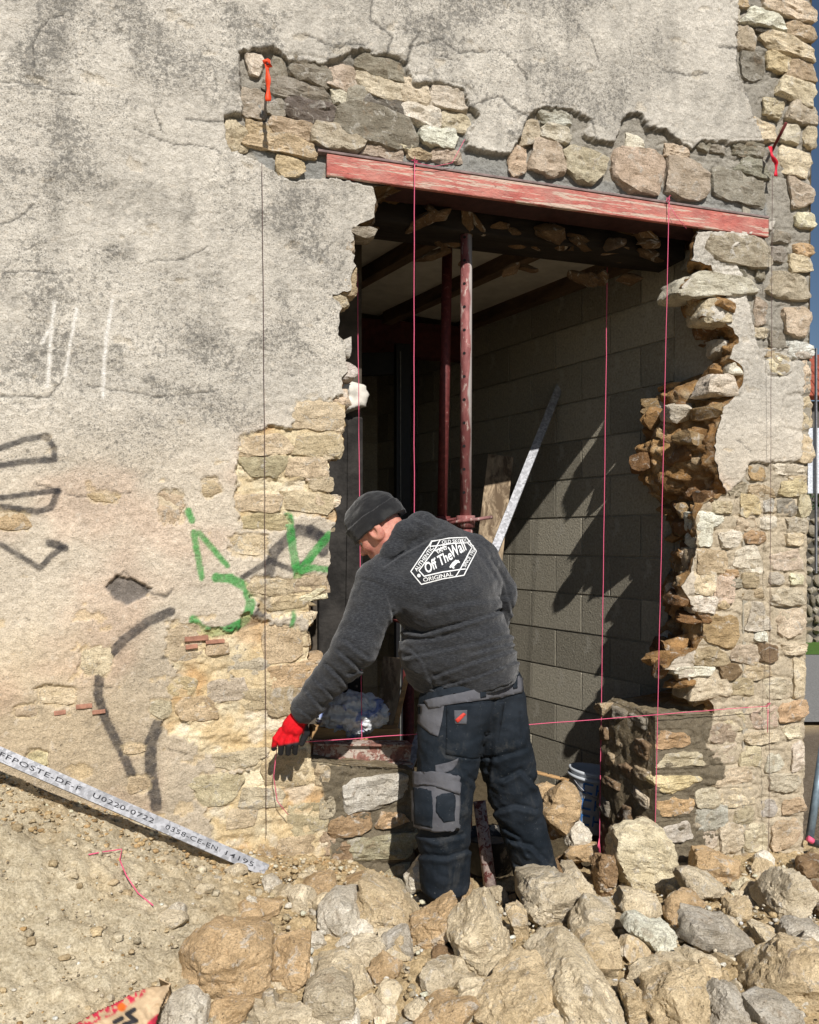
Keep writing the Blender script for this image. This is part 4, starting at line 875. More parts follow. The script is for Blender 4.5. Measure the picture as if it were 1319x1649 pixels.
def samp_heap(rs):
    x = rs.uniform(-.7, 2.2); y = -.1 - rs.rand() * 1.5; return np.array([x, y, float(ground_z(x, y)) + .01 + .02 * rs.rand()])
scatter('limestone_chips', 2600, samp_heap, lambda rs: .004 + .016 * rs.rand() ** 2, [hexc(222, 212, 190), hexc(206, 190, 156), hexc(190, 168, 130), hexc(232, 226, 212)], 8)
def samp_slope(rs):
    x = rs.uniform(-1.9, .1); y = -.05 - rs.rand() * 1.6; return np.array([x, y, float(ground_z(x, y)) + .008])
scatter('soil_clods', 750, samp_slope, lambda rs: .005 + .020 * rs.rand() ** 3, [hexc(206, 192, 164), hexc(198, 178, 142), hexc(210, 198, 172), hexc(190, 170, 136)], 18, 2)

# ------------------------------------------------------------------ steel lintel
def mat_redpaint():
    m, nt, b = new_mat('flaking_red_lead_paint'); n = N(nt); P = n.map(n.coord(), (1, 1, 2.2))
    c = n.mix(n.ramp(n.noise(P, 9, 5), .35, .65), tuple(hexc(192, 112, 100)), tuple(hexc(166, 90, 82)))
    up = n.ramp(n.noise(n.map(n.coord(), (.35, 1, 6)), 9, 6, .7, .4), .52, .56)
    c = n.mix(n.math('MULTIPLY', up, .85), c, tuple(hexc(196, 178, 160)))
    c = n.mix(n.ramp(n.noise(P, 30, 5, .7), .60, .68), c, tuple(hexc(150, 92, 84)))
    c = n.mix(n.math('MULTIPLY', n.ramp(n.noise(n.coord(), 5, 5, .7), .35, .7), .38), c, tuple(hexc(178, 160, 146)))
    n.set(b.inputs['Base Color'], c); b.inputs['Roughness'].default_value = .85; n.bump(b, n.noise(P, 50, 5), .006); return m
M_RED = mat_redpaint()
M_DARKSTEEL = mat_simple('dark_primed_steel', (.05, .022, .02), .6, nscale=30, amp=.3)
lin = thing('steel_lintel', 'red painted steel lintel beam with flaking paint across the head of the opening', 'beam')
zb = 1.75 + WT(880) * (870 - 332) / FPX; zt = 1.75 + WT(880) * (870 - 300) / FPX
xa, xb = WP(526, 870)[0], WP(1237, 870)[0]
part('beam_web', boxes([(((xa + xb) / 2, .004, (zb + zt) / 2 - .002), ((xb - xa) / 2, .012, (zt - zb) / 2), None)]), M_RED, lin, bevel=.004)
part('flange', boxes([(((xa + xb) / 2 - .02, .062, zt + .006), ((xb - xa) / 2 + .02, .073, .0055), None)]), mat_simple('grey_pink_steel', hexc(128, 110, 106), .8, amp=.3, nscale=20), lin, bevel=.002)
part('flange', boxes([(((xa + xb) / 2, .10, zb + .006), ((xb - xa) / 2 - .004, .08, .004), None)]), M_DARKSTEEL, lin, bevel=.002)
b2 = thing('timber_lintel', 'dark old timber lintel under the inner face of the wall', 'beam')
part('timber', boxes([((.6, .36, zb + .0), (1.05, .12, .075), None)]), mat_simple('old_dark_timber', (.022, .017, .013), .9, nscale=16, amp=.4, bump=.01, stretch=(.2, 1, 1)), b2, bevel=.01)

rs = np.random.RandomState(21)
for k in range(60):
    x_ = rs.uniform(-.3, 1.5); y_ = rs.uniform(.16, .5)
    o = bpy.data.objects.new('stone', small[rs.randint(8)]); COL.objects.link(o); o.parent = facade
    s = .03 + .05 * rs.rand(); o.location = (x_, y_, zb - .012 - .05 * rs.rand() - .10 * (y_ > .46)); o.scale = (s * 30, s * 20, s * 14); o.rotation_euler = rs.normal(size=3) * .4
    o.color = (*hexc(120, 96, 70) * (.5 + .5 * rs.rand()), 1)
# ------------------------------------------------------------------ room behind
WD = np.array([-.233, .972, 0.]); WDn = WD / np.linalg.norm(WD); W0 = np.array([1.715, .5, 0.])
M_BLOCK = mat_simple('concrete_block', hexc(158, 151, 134), .95, nscale=70, amp=.22, bump=.004, spec=.1)
M_JOINT = mat_simple('block_joint', hexc(158, 151, 136), .95, nscale=70, amp=.2, bump=.003, spec=.1)
for m_ in (M_BLOCK,):
    nt = m_.node_tree; n = N(nt); b_ = next(x for x in nt.nodes if x.type == 'BSDF_PRINCIPLED'); src = b_.inputs['Base Color'].links[0].from_socket
    oi = n.node('ShaderNodeObjectInfo'); v = n.ramp(oi.outputs['Random'], 0, 1, .78, 1.18); cc = n.node('ShaderNodeCombineXYZ')
    for i_ in range(3): n.set(cc.inputs[i_], v)
    c_ = n.mix(1.0, src, cc.outputs[0], 'MULTIPLY'); sm_ = n.ramp(n.noise(n.map(n.coord(), loc=(3, 1, 7)), 6, 6, .75, .5), .56, .64)
    n.set(b_.inputs['Base Color'], n.mix(n.math('MULTIPLY', sm_, .4), c_, tuple(hexc(190, 184, 170))))
NW = np.array([-WDn[1], WDn[0], 0])
bw = thing('block_wall', 'bare concrete block side wall inside, striped with a jagged patch of sun', 'wall')
c0 = W0 - WDn * .1 + WDn * 2.2
part('mortar_joints', boxes([((c0 - NW * -.0 + np.array([0, 0, 1.7]) - NW * .106), (2.6, .1, 2.05), (WDn, NW, np.array([0, 0, 1.])))]), M_JOINT, bw)
blk_me = None
def block_shape(L, H, T):
    v, f = boxes([((0, 0, 0), (L / 2, T / 2, H / 2), None)]); me = mesh_np('block', v, f, M_BLOCK, False); return me
BLM = block_shape(.488, .238, .06); BLH = block_shape(.238, .238, .06)
def block_run(origin, d, nrm_, rows, length, parent, z0=-.35, skip=None):
    ang = math.atan2(d[1], d[0]); r_ = np.random.RandomState(2)
    for r_i in range(rows):
        s = 0.0; first = r_i % 2 == 0
        while s < length - .2:
            half = first and s == 0; L = .25 if half else .5
            z = z0 + .25 * r_i; c = origin + d * (s + L / 2) + nrm_ * (-.027 + .003 * r_.rand()); c = np.array([c[0], c[1], z + .125])
            if not (skip and skip(c)):
                o = bpy.data.objects.new('block', BLH if half else BLM); COL.objects.link(o); o.parent = parent; o.location = c; o.rotation_euler = (r_.normal() * .003, 0, ang + r_.normal() * .002)
            s += L
block_run(W0 - WDn * .06, WDn, NW, 15, 4.0, bw)
# back wall with a doorway-like gap, dark steel frame, left partition
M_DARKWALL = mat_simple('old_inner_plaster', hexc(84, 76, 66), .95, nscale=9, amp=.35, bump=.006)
M_WHITEW = mat_simple('white_plaster', hexc(214, 208, 196), .95, nscale=12, amp=.12, bump=.004)
ybk = 3.1
bk = thing('back_wall', 'dim concrete block wall at the far end of the room', 'wall')
part('mortar_joints', boxes([((0.2, ybk + .7 + .1, 1.4), (2.6, .1, 2.3), None)]), M_JOINT, bk)
block_run(np.array([-1.3, ybk + .7, 0]), np.array([1., 0, 0]), np.array([0, -1., 0]), 15, 3.0, bk)
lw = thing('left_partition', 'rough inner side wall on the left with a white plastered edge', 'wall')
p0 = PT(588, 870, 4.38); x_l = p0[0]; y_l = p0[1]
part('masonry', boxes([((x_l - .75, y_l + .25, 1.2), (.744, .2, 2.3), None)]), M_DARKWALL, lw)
zt1 = PT(588, 620, 4.38)[2]
Vw_, Fc_, c0_, _h = rock_mesh([(520,622),(560,618),(586,622),(589,640),(584,664),(570,669),(545,662),(520,668)], 4.36, .5, 5, 4)
part('plastered_edge', (Vw_ + c0_, Fc_), M_WHITEW, lw, True)
part('shade_toned_edge', boxes([((x_l - .13, y_l + .032, (zt1 - .17) / 2), (.12, .03, (zt1 - .17) / 2), None)]), mat_simple('shade_toned_rubble', (.03, .027, .024), .95, nscale=8, amp=.5, bump=.02), lw, bevel=.01)  # near-black colour stands in for shade on the lower edge
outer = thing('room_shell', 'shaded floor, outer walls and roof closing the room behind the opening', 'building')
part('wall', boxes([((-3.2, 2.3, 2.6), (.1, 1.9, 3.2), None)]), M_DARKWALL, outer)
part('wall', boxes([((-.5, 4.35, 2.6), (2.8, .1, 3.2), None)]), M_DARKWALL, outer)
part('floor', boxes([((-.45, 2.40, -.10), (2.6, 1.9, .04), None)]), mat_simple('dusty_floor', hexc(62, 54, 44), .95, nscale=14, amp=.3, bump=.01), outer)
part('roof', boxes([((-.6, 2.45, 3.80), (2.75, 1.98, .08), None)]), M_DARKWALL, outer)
# ceiling: boards between joists
M_CEIL = mat_simple('ceiling_board', hexc(190, 184, 172), .9, nscale=8, amp=.12, bump=.002)
M_JOIST = mat_simple('dark_joist', hexc(92, 74, 56), .9, nscale=14, amp=.35, bump=.006, stretch=(1, .2, 1))
ce = thing('ceiling', 'pale board ceiling crossed by dark wooden joists', 'ceiling')
zc = 3.43
for k in range(5):
    s0 = -.02 - .62 * k
    a = np.array([1.66 + s0 + .23 * .0, .55, zc]); 
    bb_ = a + WD * 1.80 / .972
    mid = (a + bb_) / 2 + np.array([-.31, 0, .03])
    part('ceiling_board', boxes([(mid, (.96, .290, .012), (WDn, NW, np.array([0, 0, 1.])))]), M_CEIL, ce)
    part('joist', boxes([beam(a + (0, 0, -.015), bb_ + (0, 0, -.015), .075, .11)]), M_JOIST, ce, bevel=.004)
xb_ = thing('cross_beam', 'dark red steel cross beam carrying the far end of the ceiling', 'beam')
part('steel_web', boxes([((.1, 2.42, 3.27), (1.7, .05, .13), None)]), mat_simple('dark_red_steel', (.075, .018, .014), .6, nscale=20, amp=.3), xb_, bevel=.004)
# steel post of a door frame
po = thing('steel_post', 'black steel post standing at the back of the room', 'post')
pa_ = PT(648, 870, 5.9)
part('post_body', boxes([((pa_[0], pa_[1], 1.5), (.055, .03, 1.66), None)]), mat_simple('black_steel', (.006, .006, .007), .5, nscale=30), po, bevel=.003)
part('post_edge', boxes([((pa_[0] - .025, pa_[1] - .034, 1.5), (.004, .003, 1.6), None)]), mat_simple('grey_edge', (.12, .12, .11), .5, nscale=30), po)
hd_ = thing('door_head', 'black horizontal frame head beside the steel post', 'frame')
part('head_bar', boxes([beam(PT(545, 588, 5.85), PT(665, 585, 5.95), .05, .16)]), mat_simple('black_paint', (.007, .007, .007), .6, nscale=30), hd_, bevel=.003)

# ------------------------------------------------------------------ acrow props
def mat_prop():
    m, nt, b = new_mat('worn_red_prop_paint'); n = N(nt); P0 = n.coord(); P = n.map(P0, (1, 1, .35))
    c = n.mix(n.ramp(n.noise(P, 20, 5, .7), .4, .6), tuple(hexc(146, 92, 88)), tuple(hexc(118, 68, 66)))
    c = n.mix(n.ramp(n.noise(P, 60, 5, .7), .56, .64), c, tuple(hexc(178, 156, 146)))
    geo = n.node('ShaderNodeSeparateXYZ'); n.set(geo.inputs[0], P0)
    side = n.ramp(n.math('ADD', geo.outputs[0], n.math('MULTIPLY', n.math('SUBTRACT', n.noise(P, 14, 5), .5), .06)), .004, .016)  # paler along one side of the tube
    topz = n.ramp(geo.outputs[2], 1.7, 2.3)
    c = n.mix(n.math('MULTIPLY', n.math('MULTIPLY', side, topz), .85), c, tuple(hexc(176, 172, 166)))
    n.set(b.inputs['Base Color'], c); b.inputs['Roughness'].default_value = .6; b.inputs['Metallic'].default_value = .1
    n.bump(b, n.noise(P, 60, 4), .002); return m
M_PROP = mat_prop(); M_HOLE = mat_simple('prop_hole', (.01, .008, .008), .8, bump=0)
M_PALE = mat_simple('scuffed_pale_paint', hexc(168, 150, 142), .7, nscale=50, amp=.3, col2=hexc(110, 60, 56), t=(.5, .56), f2=30)
M_PROPD = mat_simple('dark_red_prop_paint', hexc(96, 44, 42), .6, nscale=40, amp=.3, col2=hexc(150, 112, 104), t=(.62, .66), f2=40)
def prop(px_top, py_top, px_bot, t_at, r_in, label, coll_py=840, holes=True):
    M_PROP = globals()['M_PROP'] if holes else M_PROPD
    a = PT(px_top, py_top, t_at); b = PT(px_bot, coll_py, t_at); ax = (b - a) / np.linalg.norm(b - a); L = a[2] + .02
    root = thing('steel_prop', label, 'prop', 'adjustable steel props under the lintel', (b[0], b[1], 0))
    loc = np.array([b[0], b[1], 0.]); a = a - loc; b = b - loc
    foot = b + ax * ((b[2] + .02) / -ax[2])
    part('inner_tube', tube([a, b + ax * .1], r_in, 20), M_PROP, root, True)
    part('outer_tube', tube([b + ax * .02, foot], r_in * 1.22, 20), M_PROP, root, True)
    part('collar', tube([b - ax * .03, b + ax * .03], r_in * 1.6, 16), M_PROP, root, True)
    part('handle', tube([b + R2 * -.09 + (0, 0, -.012), b + R2 * -.04 - F2 * .05, b + R2 * .05 - F2 * .05 + (0, 0, .01), b + R2 * .13 - F2 * .01 + (0, 0, .022)], .009, 8), M_PROP, root, True)
    part('foot_plate', boxes([(foot + (0, 0, .004), (.075, .075, .005), None)]), M_PROP, root)
    part('head_plate', boxes([(a + (0, 0, .0), (.07, .07, .005), None)]), M_PROP, root)
    if holes:
        n = int((a[2] - b[2]) / .115)
        for k in range(n):
            p = a + ax * (.08 + .115 * k); vd = (CAM - loc) - p; vd[2] = 0; vd /= np.linalg.norm(vd)
            q = np.cross(vd, (0, 0, 1)) ; dirn = vd * .93 - q * -.36; dirn = vd * .93 + R2 * -.30; dirn /= np.linalg.norm(dirn)
            part('pin_hole', tube([p + dirn * (r_in - .006), p + dirn * (r_in + .0008)], .0075, 12), M_HOLE, root)
    return root
prop(751, 322, 750, WT(751, .28), .0290, 'front steel prop with peg holes and worn paint, paler down one side')
prop(721, 372, 712, WT(716, .75), .0285, 'darker steel prop standing just behind and left of the perforated one', holes=False)
prop(658, 1000, 658, WT(658, .8), .026, 'short red prop seen low through the gap under the arm', coll_py=1060, holes=False)
# short leaning prop leg between the mans legs
t_ = WT(775, -.02)
lg = thing('steel_tube', 'paint spattered steel tube standing between the trouser legs', 'tube', None, tuple(PT(790, 1432, t_)))
part('tube_body', (tube([PT(772, 1290, t_ + .1) - PT(790, 1432, t_), np.zeros(3)], .030, 16)), M_PALE, lg, True)

# ------------------------------------------------------------------ galvanised profiles, planks, bag, bucket
def mat_galv(name='galvanised_steel', k=1.0):
    m, nt, b = new_mat(name); n = N(nt); P = n.coord()
    s = n.vor(P, 70, 'F1', 'Color'); g = n.node('ShaderNodeRGBToBW'); n.set(g.inputs[0], s)
    v = n.ramp(g.outputs[0], .1, .9, .26 * k, .46 * k); cc = n.node('ShaderNodeCombineXYZ'); n.set(cc.inputs[0], v); n.set(cc.inputs[1], v); n.set(cc.inputs[2], n.math('MULTIPLY', v, 1.04))
    n.set(b.inputs['Base Color'], cc.outputs[0]); b.inputs['Metallic'].default_value = .2; b.inputs['Roughness'].default_value = .5
    n.bump(b, n.noise(P, 120, 3), .0015); return m
M_GALV = mat_galv()
def channel(a, b, w, d, face, th=.0014):
    """open U channel from a to b, flat face looking along 'face'"""
    a = np.asarray(a, float); b = np.asarray(b, float); ax = (b - a); L = np.linalg.norm(ax); ax /= L
    f = np.asarray(face, float); f = f - ax * (f @ ax); f /= np.linalg.norm(f); s = np.cross(ax, f); c = (a + b) / 2
    return [(c, (L / 2, w / 2, th), (ax, s, f)), (c + s * (w / 2 - th) - f * d / 2, (L / 2, th, d / 2), (ax, s, f)), (c - s * (w / 2 - th) - f * d / 2, (L / 2, th, d / 2), (ax, s, f))]
pa_ = PT(-60, 1188, WT(-60) - .20); pb_ = PT(430, 1402, WT(427) - .19)
face = np.array([-.25, -.85, .5])
st = thing('steel_profile', 'long printed galvanised profile leaning from the dirt slope at lower left', 'metal profile', None, tuple(pb_))
part('web', boxes(channel(pa_ - pb_, np.zeros(3), .048, .035, face)[:1]), M_GALV, st)
part('flange', boxes(channel(pa_ - pb_, np.zeros(3), .048, .035, face)[1:2]), M_GALV, st)
part('flange', boxes(channel(pa_ - pb_, np.zeros(3), .048, .035, face)[2:]), M_GALV, st)
def text_mesh(txt, shear=0.0, offset=0.0, spacing=1.0):
    cu = bpy.data.curves.new('lettering', 'FONT'); cu.body = txt; cu.shear = shear; cu.offset = offset; cu.space_character = spacing; cu.resolution_u = 3
    o = bpy.data.objects.new('lettering', cu); COL.objects.link(o); bpy.context.view_layer.update()
    dg = bpy.context.evaluated_depsgraph_get(); me = o.evaluated_get(dg).to_mesh()
    V = np.array([v.co[:] for v in me.vertices]).reshape(-1, 3)[:, :2]; Fc = [list(p.vertices) for p in me.polygons]
    o.evaluated_get(dg).to_mesh_clear(); bpy.data.objects.remove(o); bpy.data.curves.remove(cu)
    return V, Fc
M_INK = mat_simple('black_print', (.03, .03, .035), .7, nscale=200, amp=.3, bump=0)
ax = (pb_ - pa_) / np.linalg.norm(pb_ - pa_); fn = face - ax * (face @ ax); fn /= np.linalg.norm(fn); sd_ = np.cross(ax, fn)
if sd_[2] < 0: sd_ = -sd_
Lp = np.linalg.norm(pb_ - pa_)
for k_, (w_, s0_, s1_) in enumerate([('FFPOSTE-DF-F', .11, .36), ('U0220-0722', .40, .60), ('0358-CE-EN', .64, .82), ('14195', .85, .95)]):
    tv, tf = text_mesh(w_, 0, .004, 1.12); wx = np.ptp(tv[:, 0]); sx = Lp * (s1_ - s0_) / wx; sy = .017 / .70
    V3 = (pa_ - pb_) + ax * (Lp * s0_ + (tv[:, :1] - tv[:, 0].min()) * sx) + sd_ * ((tv[:, 1:] - .35) * sy) + fn * .0026
    part('printed_text', (V3, tf), M_INK, st)

a = PT(914, 590, WT(914, 1.45)); b = PT(655, 1240, WT(655, .42))
st2 = thing('steel_profile', 'galvanised profile leaning across the dark room behind the man', 'metal profile', None, tuple(b))
fa = np.array([-.45, -.9, .25])
for nm, bx_ in zip(('web', 'flange', 'flange'), channel(a - b, np.zeros(3), .050, .03, fa)): part(nm, boxes([bx_]), M_GALV, st2)
M_WOOD = mat_simple('grey_plank', hexc(150, 132, 108), .9, nscale=30, amp=.35, bump=.004, stretch=(1, 1, .12), col2=hexc(96, 80, 62), f2=14)
M_WOODL = mat_simple('sawn_plank', hexc(178, 142, 98), .9, nscale=30, amp=.3, bump=.004, stretch=(.15, 1, 1))
def plank(a, b, w, h, label, mat, cat='plank', name='wood_plank', up=(0, 0, 1), group=None):
    a = np.asarray(a); b = np.asarray(b); o = thing(name, label, cat, group, tuple(b)); v, f = boxes([beam(a - b, np.zeros(3), w, h, up)])
    # a few saw kerfs and splits so that the plank is not a plain box
    me = mesh_np(name, v, f, mat, False); part('board', (v, f), mat, o, bevel=.003)
    nn = random.Random(len(label)); d, s, u = frame_from(b - a, up)
    for k in range(3):
        c = (a - b) * (.2 + .3 * k) + u * (h / 2 + .0002) * 0 - s * 0
        cc = c + (u * (h / 2 + .001) if h < w else s * (w / 2 + .001))
        part('nail_head', tube([cc, cc + (u if h < w else s) * .002], .004, 8), M_HOLE, o)
    return o
plank(PT(806, 735, WT(806, 1.5)), PT(775, 1010, WT(775, 1.1)), .03, .17, 'weathered grey board leaning upright on the block wall', M_WOOD, up=R2)
plank(PT(500, 1178, WT(500, .35)), PT(640, 1180, WT(640, .35)), .09, .055, 'sawn timber lying across the left pier under the plastic bag', M_WOODL)
M_FLAKE = mat_simple('flaky_red_beam', hexc(140, 100, 88), .8, nscale=40, amp=.4, bump=.012, col2=hexc(186, 172, 158), t=(.48, .54), f2=22)
fb = thing('rusty_beam', 'flaking red steel beam lying along the top of the left pier', 'beam', None, tuple(PT(660, 1212, WT(660, .16))))
z0 = np.array(fb.location[:]); q0 = PT(502, 1211, WT(502, .16))
part('web', boxes([beam(q0 - z0 + (0, 0, .0), np.zeros(3), .04, .075)]), M_FLAKE, fb, bevel=.004)
part('flange', boxes([beam(q0 - z0 + (0, .0, .043), np.array([0, 0, .043]), .09, .009)]), M_FLAKE, fb, bevel=.002)
part('flange', boxes([beam(q0 - z0 + (0, .0, -.043), np.array([0, 0, -.043]), .09, .009)]), M_FLAKE, fb, bevel=.002)
plank(PT(850, 1240, WT(850, .6)), PT(916, 1257, WT(916, .45)), .03, .012, 'thin splintered lath poking out behind the right leg', M_WOODL, 'lath', 'wood_lath')
plank(PT(632, 1060, WT(632, .62)), PT(620, 1200, WT(620, .48)), .05, .10, 'grey board leaning behind the reaching arm', M_WOOD, up=R2)
plank(PT(655, 1090, WT(655, .55)), PT(630, 1200, WT(630, .45)), .02, .025, 'narrow pale batten leaning beside the low red prop', M_WOODL, 'batten', 'wood_batten', up=R2)
# crumpled plastic sack
D, Fc = ico(5); c0 = PT(566, 1150, WT(566, .36)); q = D * np.array([.150, .10, .075]); q = q + D * (.045 * ridged(D, 2.2, 4, 3) + .020 * fbm(D, 7, 4, 9))[:, None]
m, nt, b_ = new_mat('thin_plastic'); n = N(nt); n.set(b_.inputs['Base Color'], n.mix(n.ramp(n.noise(n.coord(), 7, 4, .6, .6), .54, .60), tuple(hexc(232, 236, 238)), tuple(hexc(140, 158, 210)))); b_.inputs['Roughness'].default_value = .3
n.bump(b_, n.noise(n.coord(), 26, 4, .6, 1.0), .02)
o = thing('plastic_bag', 'crumpled white and blue plastic bag on the timber behind the glove', 'bag', None, tuple(c0), mesh_np('plastic_bag', q @ np.stack([R2, F2, [0, 0, 1]]), Fc, m, True))
bar = plank(PT(560, 1112, WT(560, .5)), PT(618, 1136, WT(618, .5)), .02, .02, 'short bright metal bar lying over the plastic bag', M_GALV, 'metal bar', 'metal_bar')
# bucket
tb_ = WT(955, .72); bc = PT(948, 1335, tb_)
m, nt, b_ = new_mat('bucket_plastic'); n = N(nt); n.set(b_.inputs['Base Color'], tuple(hexc(196, 200, 204))); b_.inputs['Roughness'].default_value = .45; M_BUCK = m
bk_ = thing('bucket', 'white plastic bucket with blue print standing in the shade behind the right pier', 'bucket', None, tuple(bc)); bk_.rotation_euler = (.0, R(7), 0)
def lathe(prof, seg=40):
    V = []; F = []
    for r_, z_ in prof:
        for j in range(seg): a_ = 2 * math.pi * j / seg; V.append((r_ * math.cos(a_), r_ * math.sin(a_), z_))
    for k in range(len(prof) - 1):
        for j in range(seg): F.append([k * seg + j, k * seg + (j + 1) % seg, (k + 1) * seg + (j + 1) % seg, (k + 1) * seg + j])
    return np.array(V), F
part('bucket_shell', lathe([(0.001, 0), (.115, 0), (.12, .01), (.145, .33), (.152, .335), (.152, .35), (.142, .35), (.138, .33), (.112, .02), (.001, .02)]), M_BUCK, bk_, True)
part('rim', lathe([(.146, .30), (.156, .30), (.156, .318), (.146, .318), (.146, .30)]), M_BUCK, bk_, True)
M_BLUE = mat_simple('blue_print', hexc(70, 120, 180), .5, nscale=30, bump=0)
def on_bucket(x0, x1, z0, z1, nm='printed_panel'):
    V = []; F = []; n_ = 10
    for k in range(n_ + 1):
        a_ = x0 + (x1 - x0) * k / n_
        for z in (z0, z1): r_ = .1215 + (z - .01) * .078 + .0015; V.append((r_ * math.cos(a_), r_ * math.sin(a_), z))
    for k in range(n_): F.append([2 * k, 2 * k + 2, 2 * k + 3, 2 * k + 1])
    part(nm, (np.array(V), F), M_BLUE, bk_)
for z0_ in (.05, .14, .23):
    on_bucket(R(215), R(238), z0_, z0_ + .012); on_bucket(R(215), R(219), z0_, z0_ + .06); on_bucket(R(215), R(238), z0_ + .05, z0_ + .062); on_bucket(R(245), R(249), z0_, z0_ + .06); on_bucket(R(245), R(262), z0_ + .024, z0_ + .034)
part('handle', tube([(.15 * math.cos(a_), .15 * math.sin(a_), .31 - .12 * math.sin((a_ - R(180)) )* -1 * .0 - .10 * abs(math.sin(a_))) for a_ in np.linspace(R(180), R(360), 20)], .0025, 6), M_GALV, bk_, True)
# grey trug seen between the legs
tr = thing('mixing_tub', 'dusty dark tub with mortar on the floor between the legs', 'tub', None, tuple(PT(788, 1398, WT(788, .14))))
part('tub_shell', lathe([(.001, 0), (.11, 0), (.13, .16), (.137, .165), (.126, .165), (.105, .01), (.001, .01)], 32), mat_simple('black_rubber', (.03, .03, .03), .8, nscale=20, amp=.4, col2=hexc(140, 132, 118), t=(.55, .62)), tr, True)
part('mortar_fill', lathe([(.001, .12), (.06, .126), (.119, .115), (.119, .11)], 32), mat_simple('wet_mortar', hexc(112, 106, 94), .9), tr, True)

# ------------------------------------------------------------------ masons lines, pins and ribbons
M_PINK = mat_simple('pink_line', hexc(222, 96, 128), .6, nscale=300, amp=.15, bump=0)
M_PINKD = mat_simple('dark_line', hexc(92, 70, 66), .7, nscale=300, amp=.2, bump=0)
def line(pts, r, mat, label, name='mason_line', cat='string', extra=None):
    pts = np.asarray(pts, float); o = thing(name, label, cat, 'masons lines', tuple(pts[0])); L = []
    P = resample(pts, .12, False); j = np.random.RandomState(len(label)).normal(size=P.shape) * .0006; P = P + j
    part('cord', tube(P - pts[0], r, 6), mat, o, True)
    if extra is not None: part(*extra(pts[0]), o, True)
    return o
def knot(p, r=.008, n_=4, seed=3):
    r_ = np.random.RandomState(seed); return tube([p + r_.normal(size=3) * r for _ in range(7)], .0018, 6)
line([WP(422, 262, -.03), WP(426, 700, -.022), WP(429, 1345, -.03)], .0013, M_PINKD, 'thin dark plumb line hanging from the orange ribbon pin')
line([WP(1244, 282, -.035), WP(1241, 800, -.035), WP(1238, 1392, -.045)], .0013, M_PINKD, 'thin dark plumb line down the quoins at the right corner')
def kn(p0, pt, s=3): return lambda b0: ('knot', knot(np.asarray(pt) - b0, .009, seed=s), M_PINK)
line([WP(668, 256, -.03), WP(667, 300, -.025), WP(667, 900, -.02)], .0019, M_PINK, 'pink line tied to the left part of the red lintel', extra=kn(0, WP(668, 258, -.03)))
line([WP(1078, 318, -.03), WP(1070, 650, -.03), WP(1055, 1340, -.03)], .0019, M_PINK, 'pink line tied to the right part of the red lintel', extra=kn(0, WP(1078, 322, -.03), 5))
line([WP(576, 440, .42), WP(578, 700, .40), WP(583, 1232, .20)], .0019, M_PINK, 'pink line hanging inside by the left broken edge down to the pier')
line([WP(978, 430, .48), WP(972, 900, .46), WP(965, 1380, .44)], .0022, M_PINK, 'pink line hanging inside with a tassel at its lower end', extra=lambda b0: ('tassel', merge([tube([WP(965, 1350, .44) - b0, WP(962 + k * 3, 1384, .44) - b0], .0016, 5) for k in range(-1, 3)]), M_PINK))
line([WP(470, 1196, -.04), WP(660, 1183, -.05), WP(850, 1167, -.05), WP(1236, 1137, -.04)], .0018, M_PINK, 'taut pink level line stretched across the opening at sill height', extra=kn(0, WP(1236, 1137, -.04), 8))
line([WP(1237, 1142, -.04), WP(1236, 1180, -.04)], .0018, M_PINK, 'short pink tail hanging from the right end of the level line')
line([WP(446, 1205, -.10), WP(441, 1250, -.06), WP(446, 1290, -.05), WP(464, 1312, -.05)], .0018, M_PINK, 'loose pink line end dangling under the glove')
line([WP(668, 262, -.032), WP(700, 268, -.028), WP(728, 262, -.03), WP(748, 225, -.03)], .0012, M_PINK, 'slack pink thread looped along the top of the lintel')
line([WP(1078, 330, -.035), WP(1090, 350, -.04), WP(1106, 368, -.045)], .0012, M_PINK, 'short loose thread end at the right lintel knot')
gp = [PT(a_, b_, ground_hit(a_, b_) - .035) for a_, b_ in [(143,1376),(165,1372),(196,1368),(193,1385),(204,1410),(222,1438),(247,1458)]]
line(gp, .0022, M_PINK, 'discarded pink line lying on the dirt slope')
M_RIB = mat_simple('orange_ribbon', hexc(236, 74, 34), .55, nscale=60, amp=.12, bump=.001); M_RIBR = mat_simple('red_ribbon', hexc(214, 40, 60), .55, nscale=60, amp=.12, bump=.001); M_RUST = mat_simple('rusty_pin', hexc(110, 50, 48), .8)
def ribbon(pts, w, side):
    V = []; F = []; side = np.asarray(side, float)
    P = resample(pts, .01, False)
    for k, p in enumerate(P):
        ww = w * (.85 + .3 * math.sin(k * .9)); s2 = side + np.array([0, .5 * math.sin(k * .55), 0]); s2 /= np.linalg.norm(s2)
        V += [p - s2 * ww / 2, p + s2 * ww / 2]
    for k in range(len(P) - 1): F.append([2 * k, 2 * k + 1, 2 * k + 3, 2 * k + 2])
    return np.array(V), F
b0 = WP(432, 105, .02)
pin = thing('wall_pin', 'rusty pin with an orange ribbon driven into the stones above left of the lintel', 'pin', None, tuple(b0))
part('pin_rod', tube([np.zeros(3), WP(431, 103, -.15) - b0], .006, 10), M_RUST, pin, True)
o = part('ribbon', ribbon([WP(431, 96, -.13) - b0, WP(430, 108, -.145) - b0, WP(432, 130, -.14) - b0, WP(432, 163, -.138) - b0], .022, R2), M_RIB, pin, True); mdf = o.modifiers.new('s', 'SOLIDIFY'); mdf.thickness = .002
part('ribbon_knot', tube([WP(424, 100, -.14) - b0, WP(431, 97, -.15) - b0, WP(436, 106, -.145) - b0, WP(428, 108, -.14) - b0], .008, 8), M_RIB, pin, True)
b0 = WP(1243, 243, .02)
pin = thing('wall_pin', 'slanting steel pin with a red ribbon at the right end of the lintel', 'pin', None, tuple(b0))
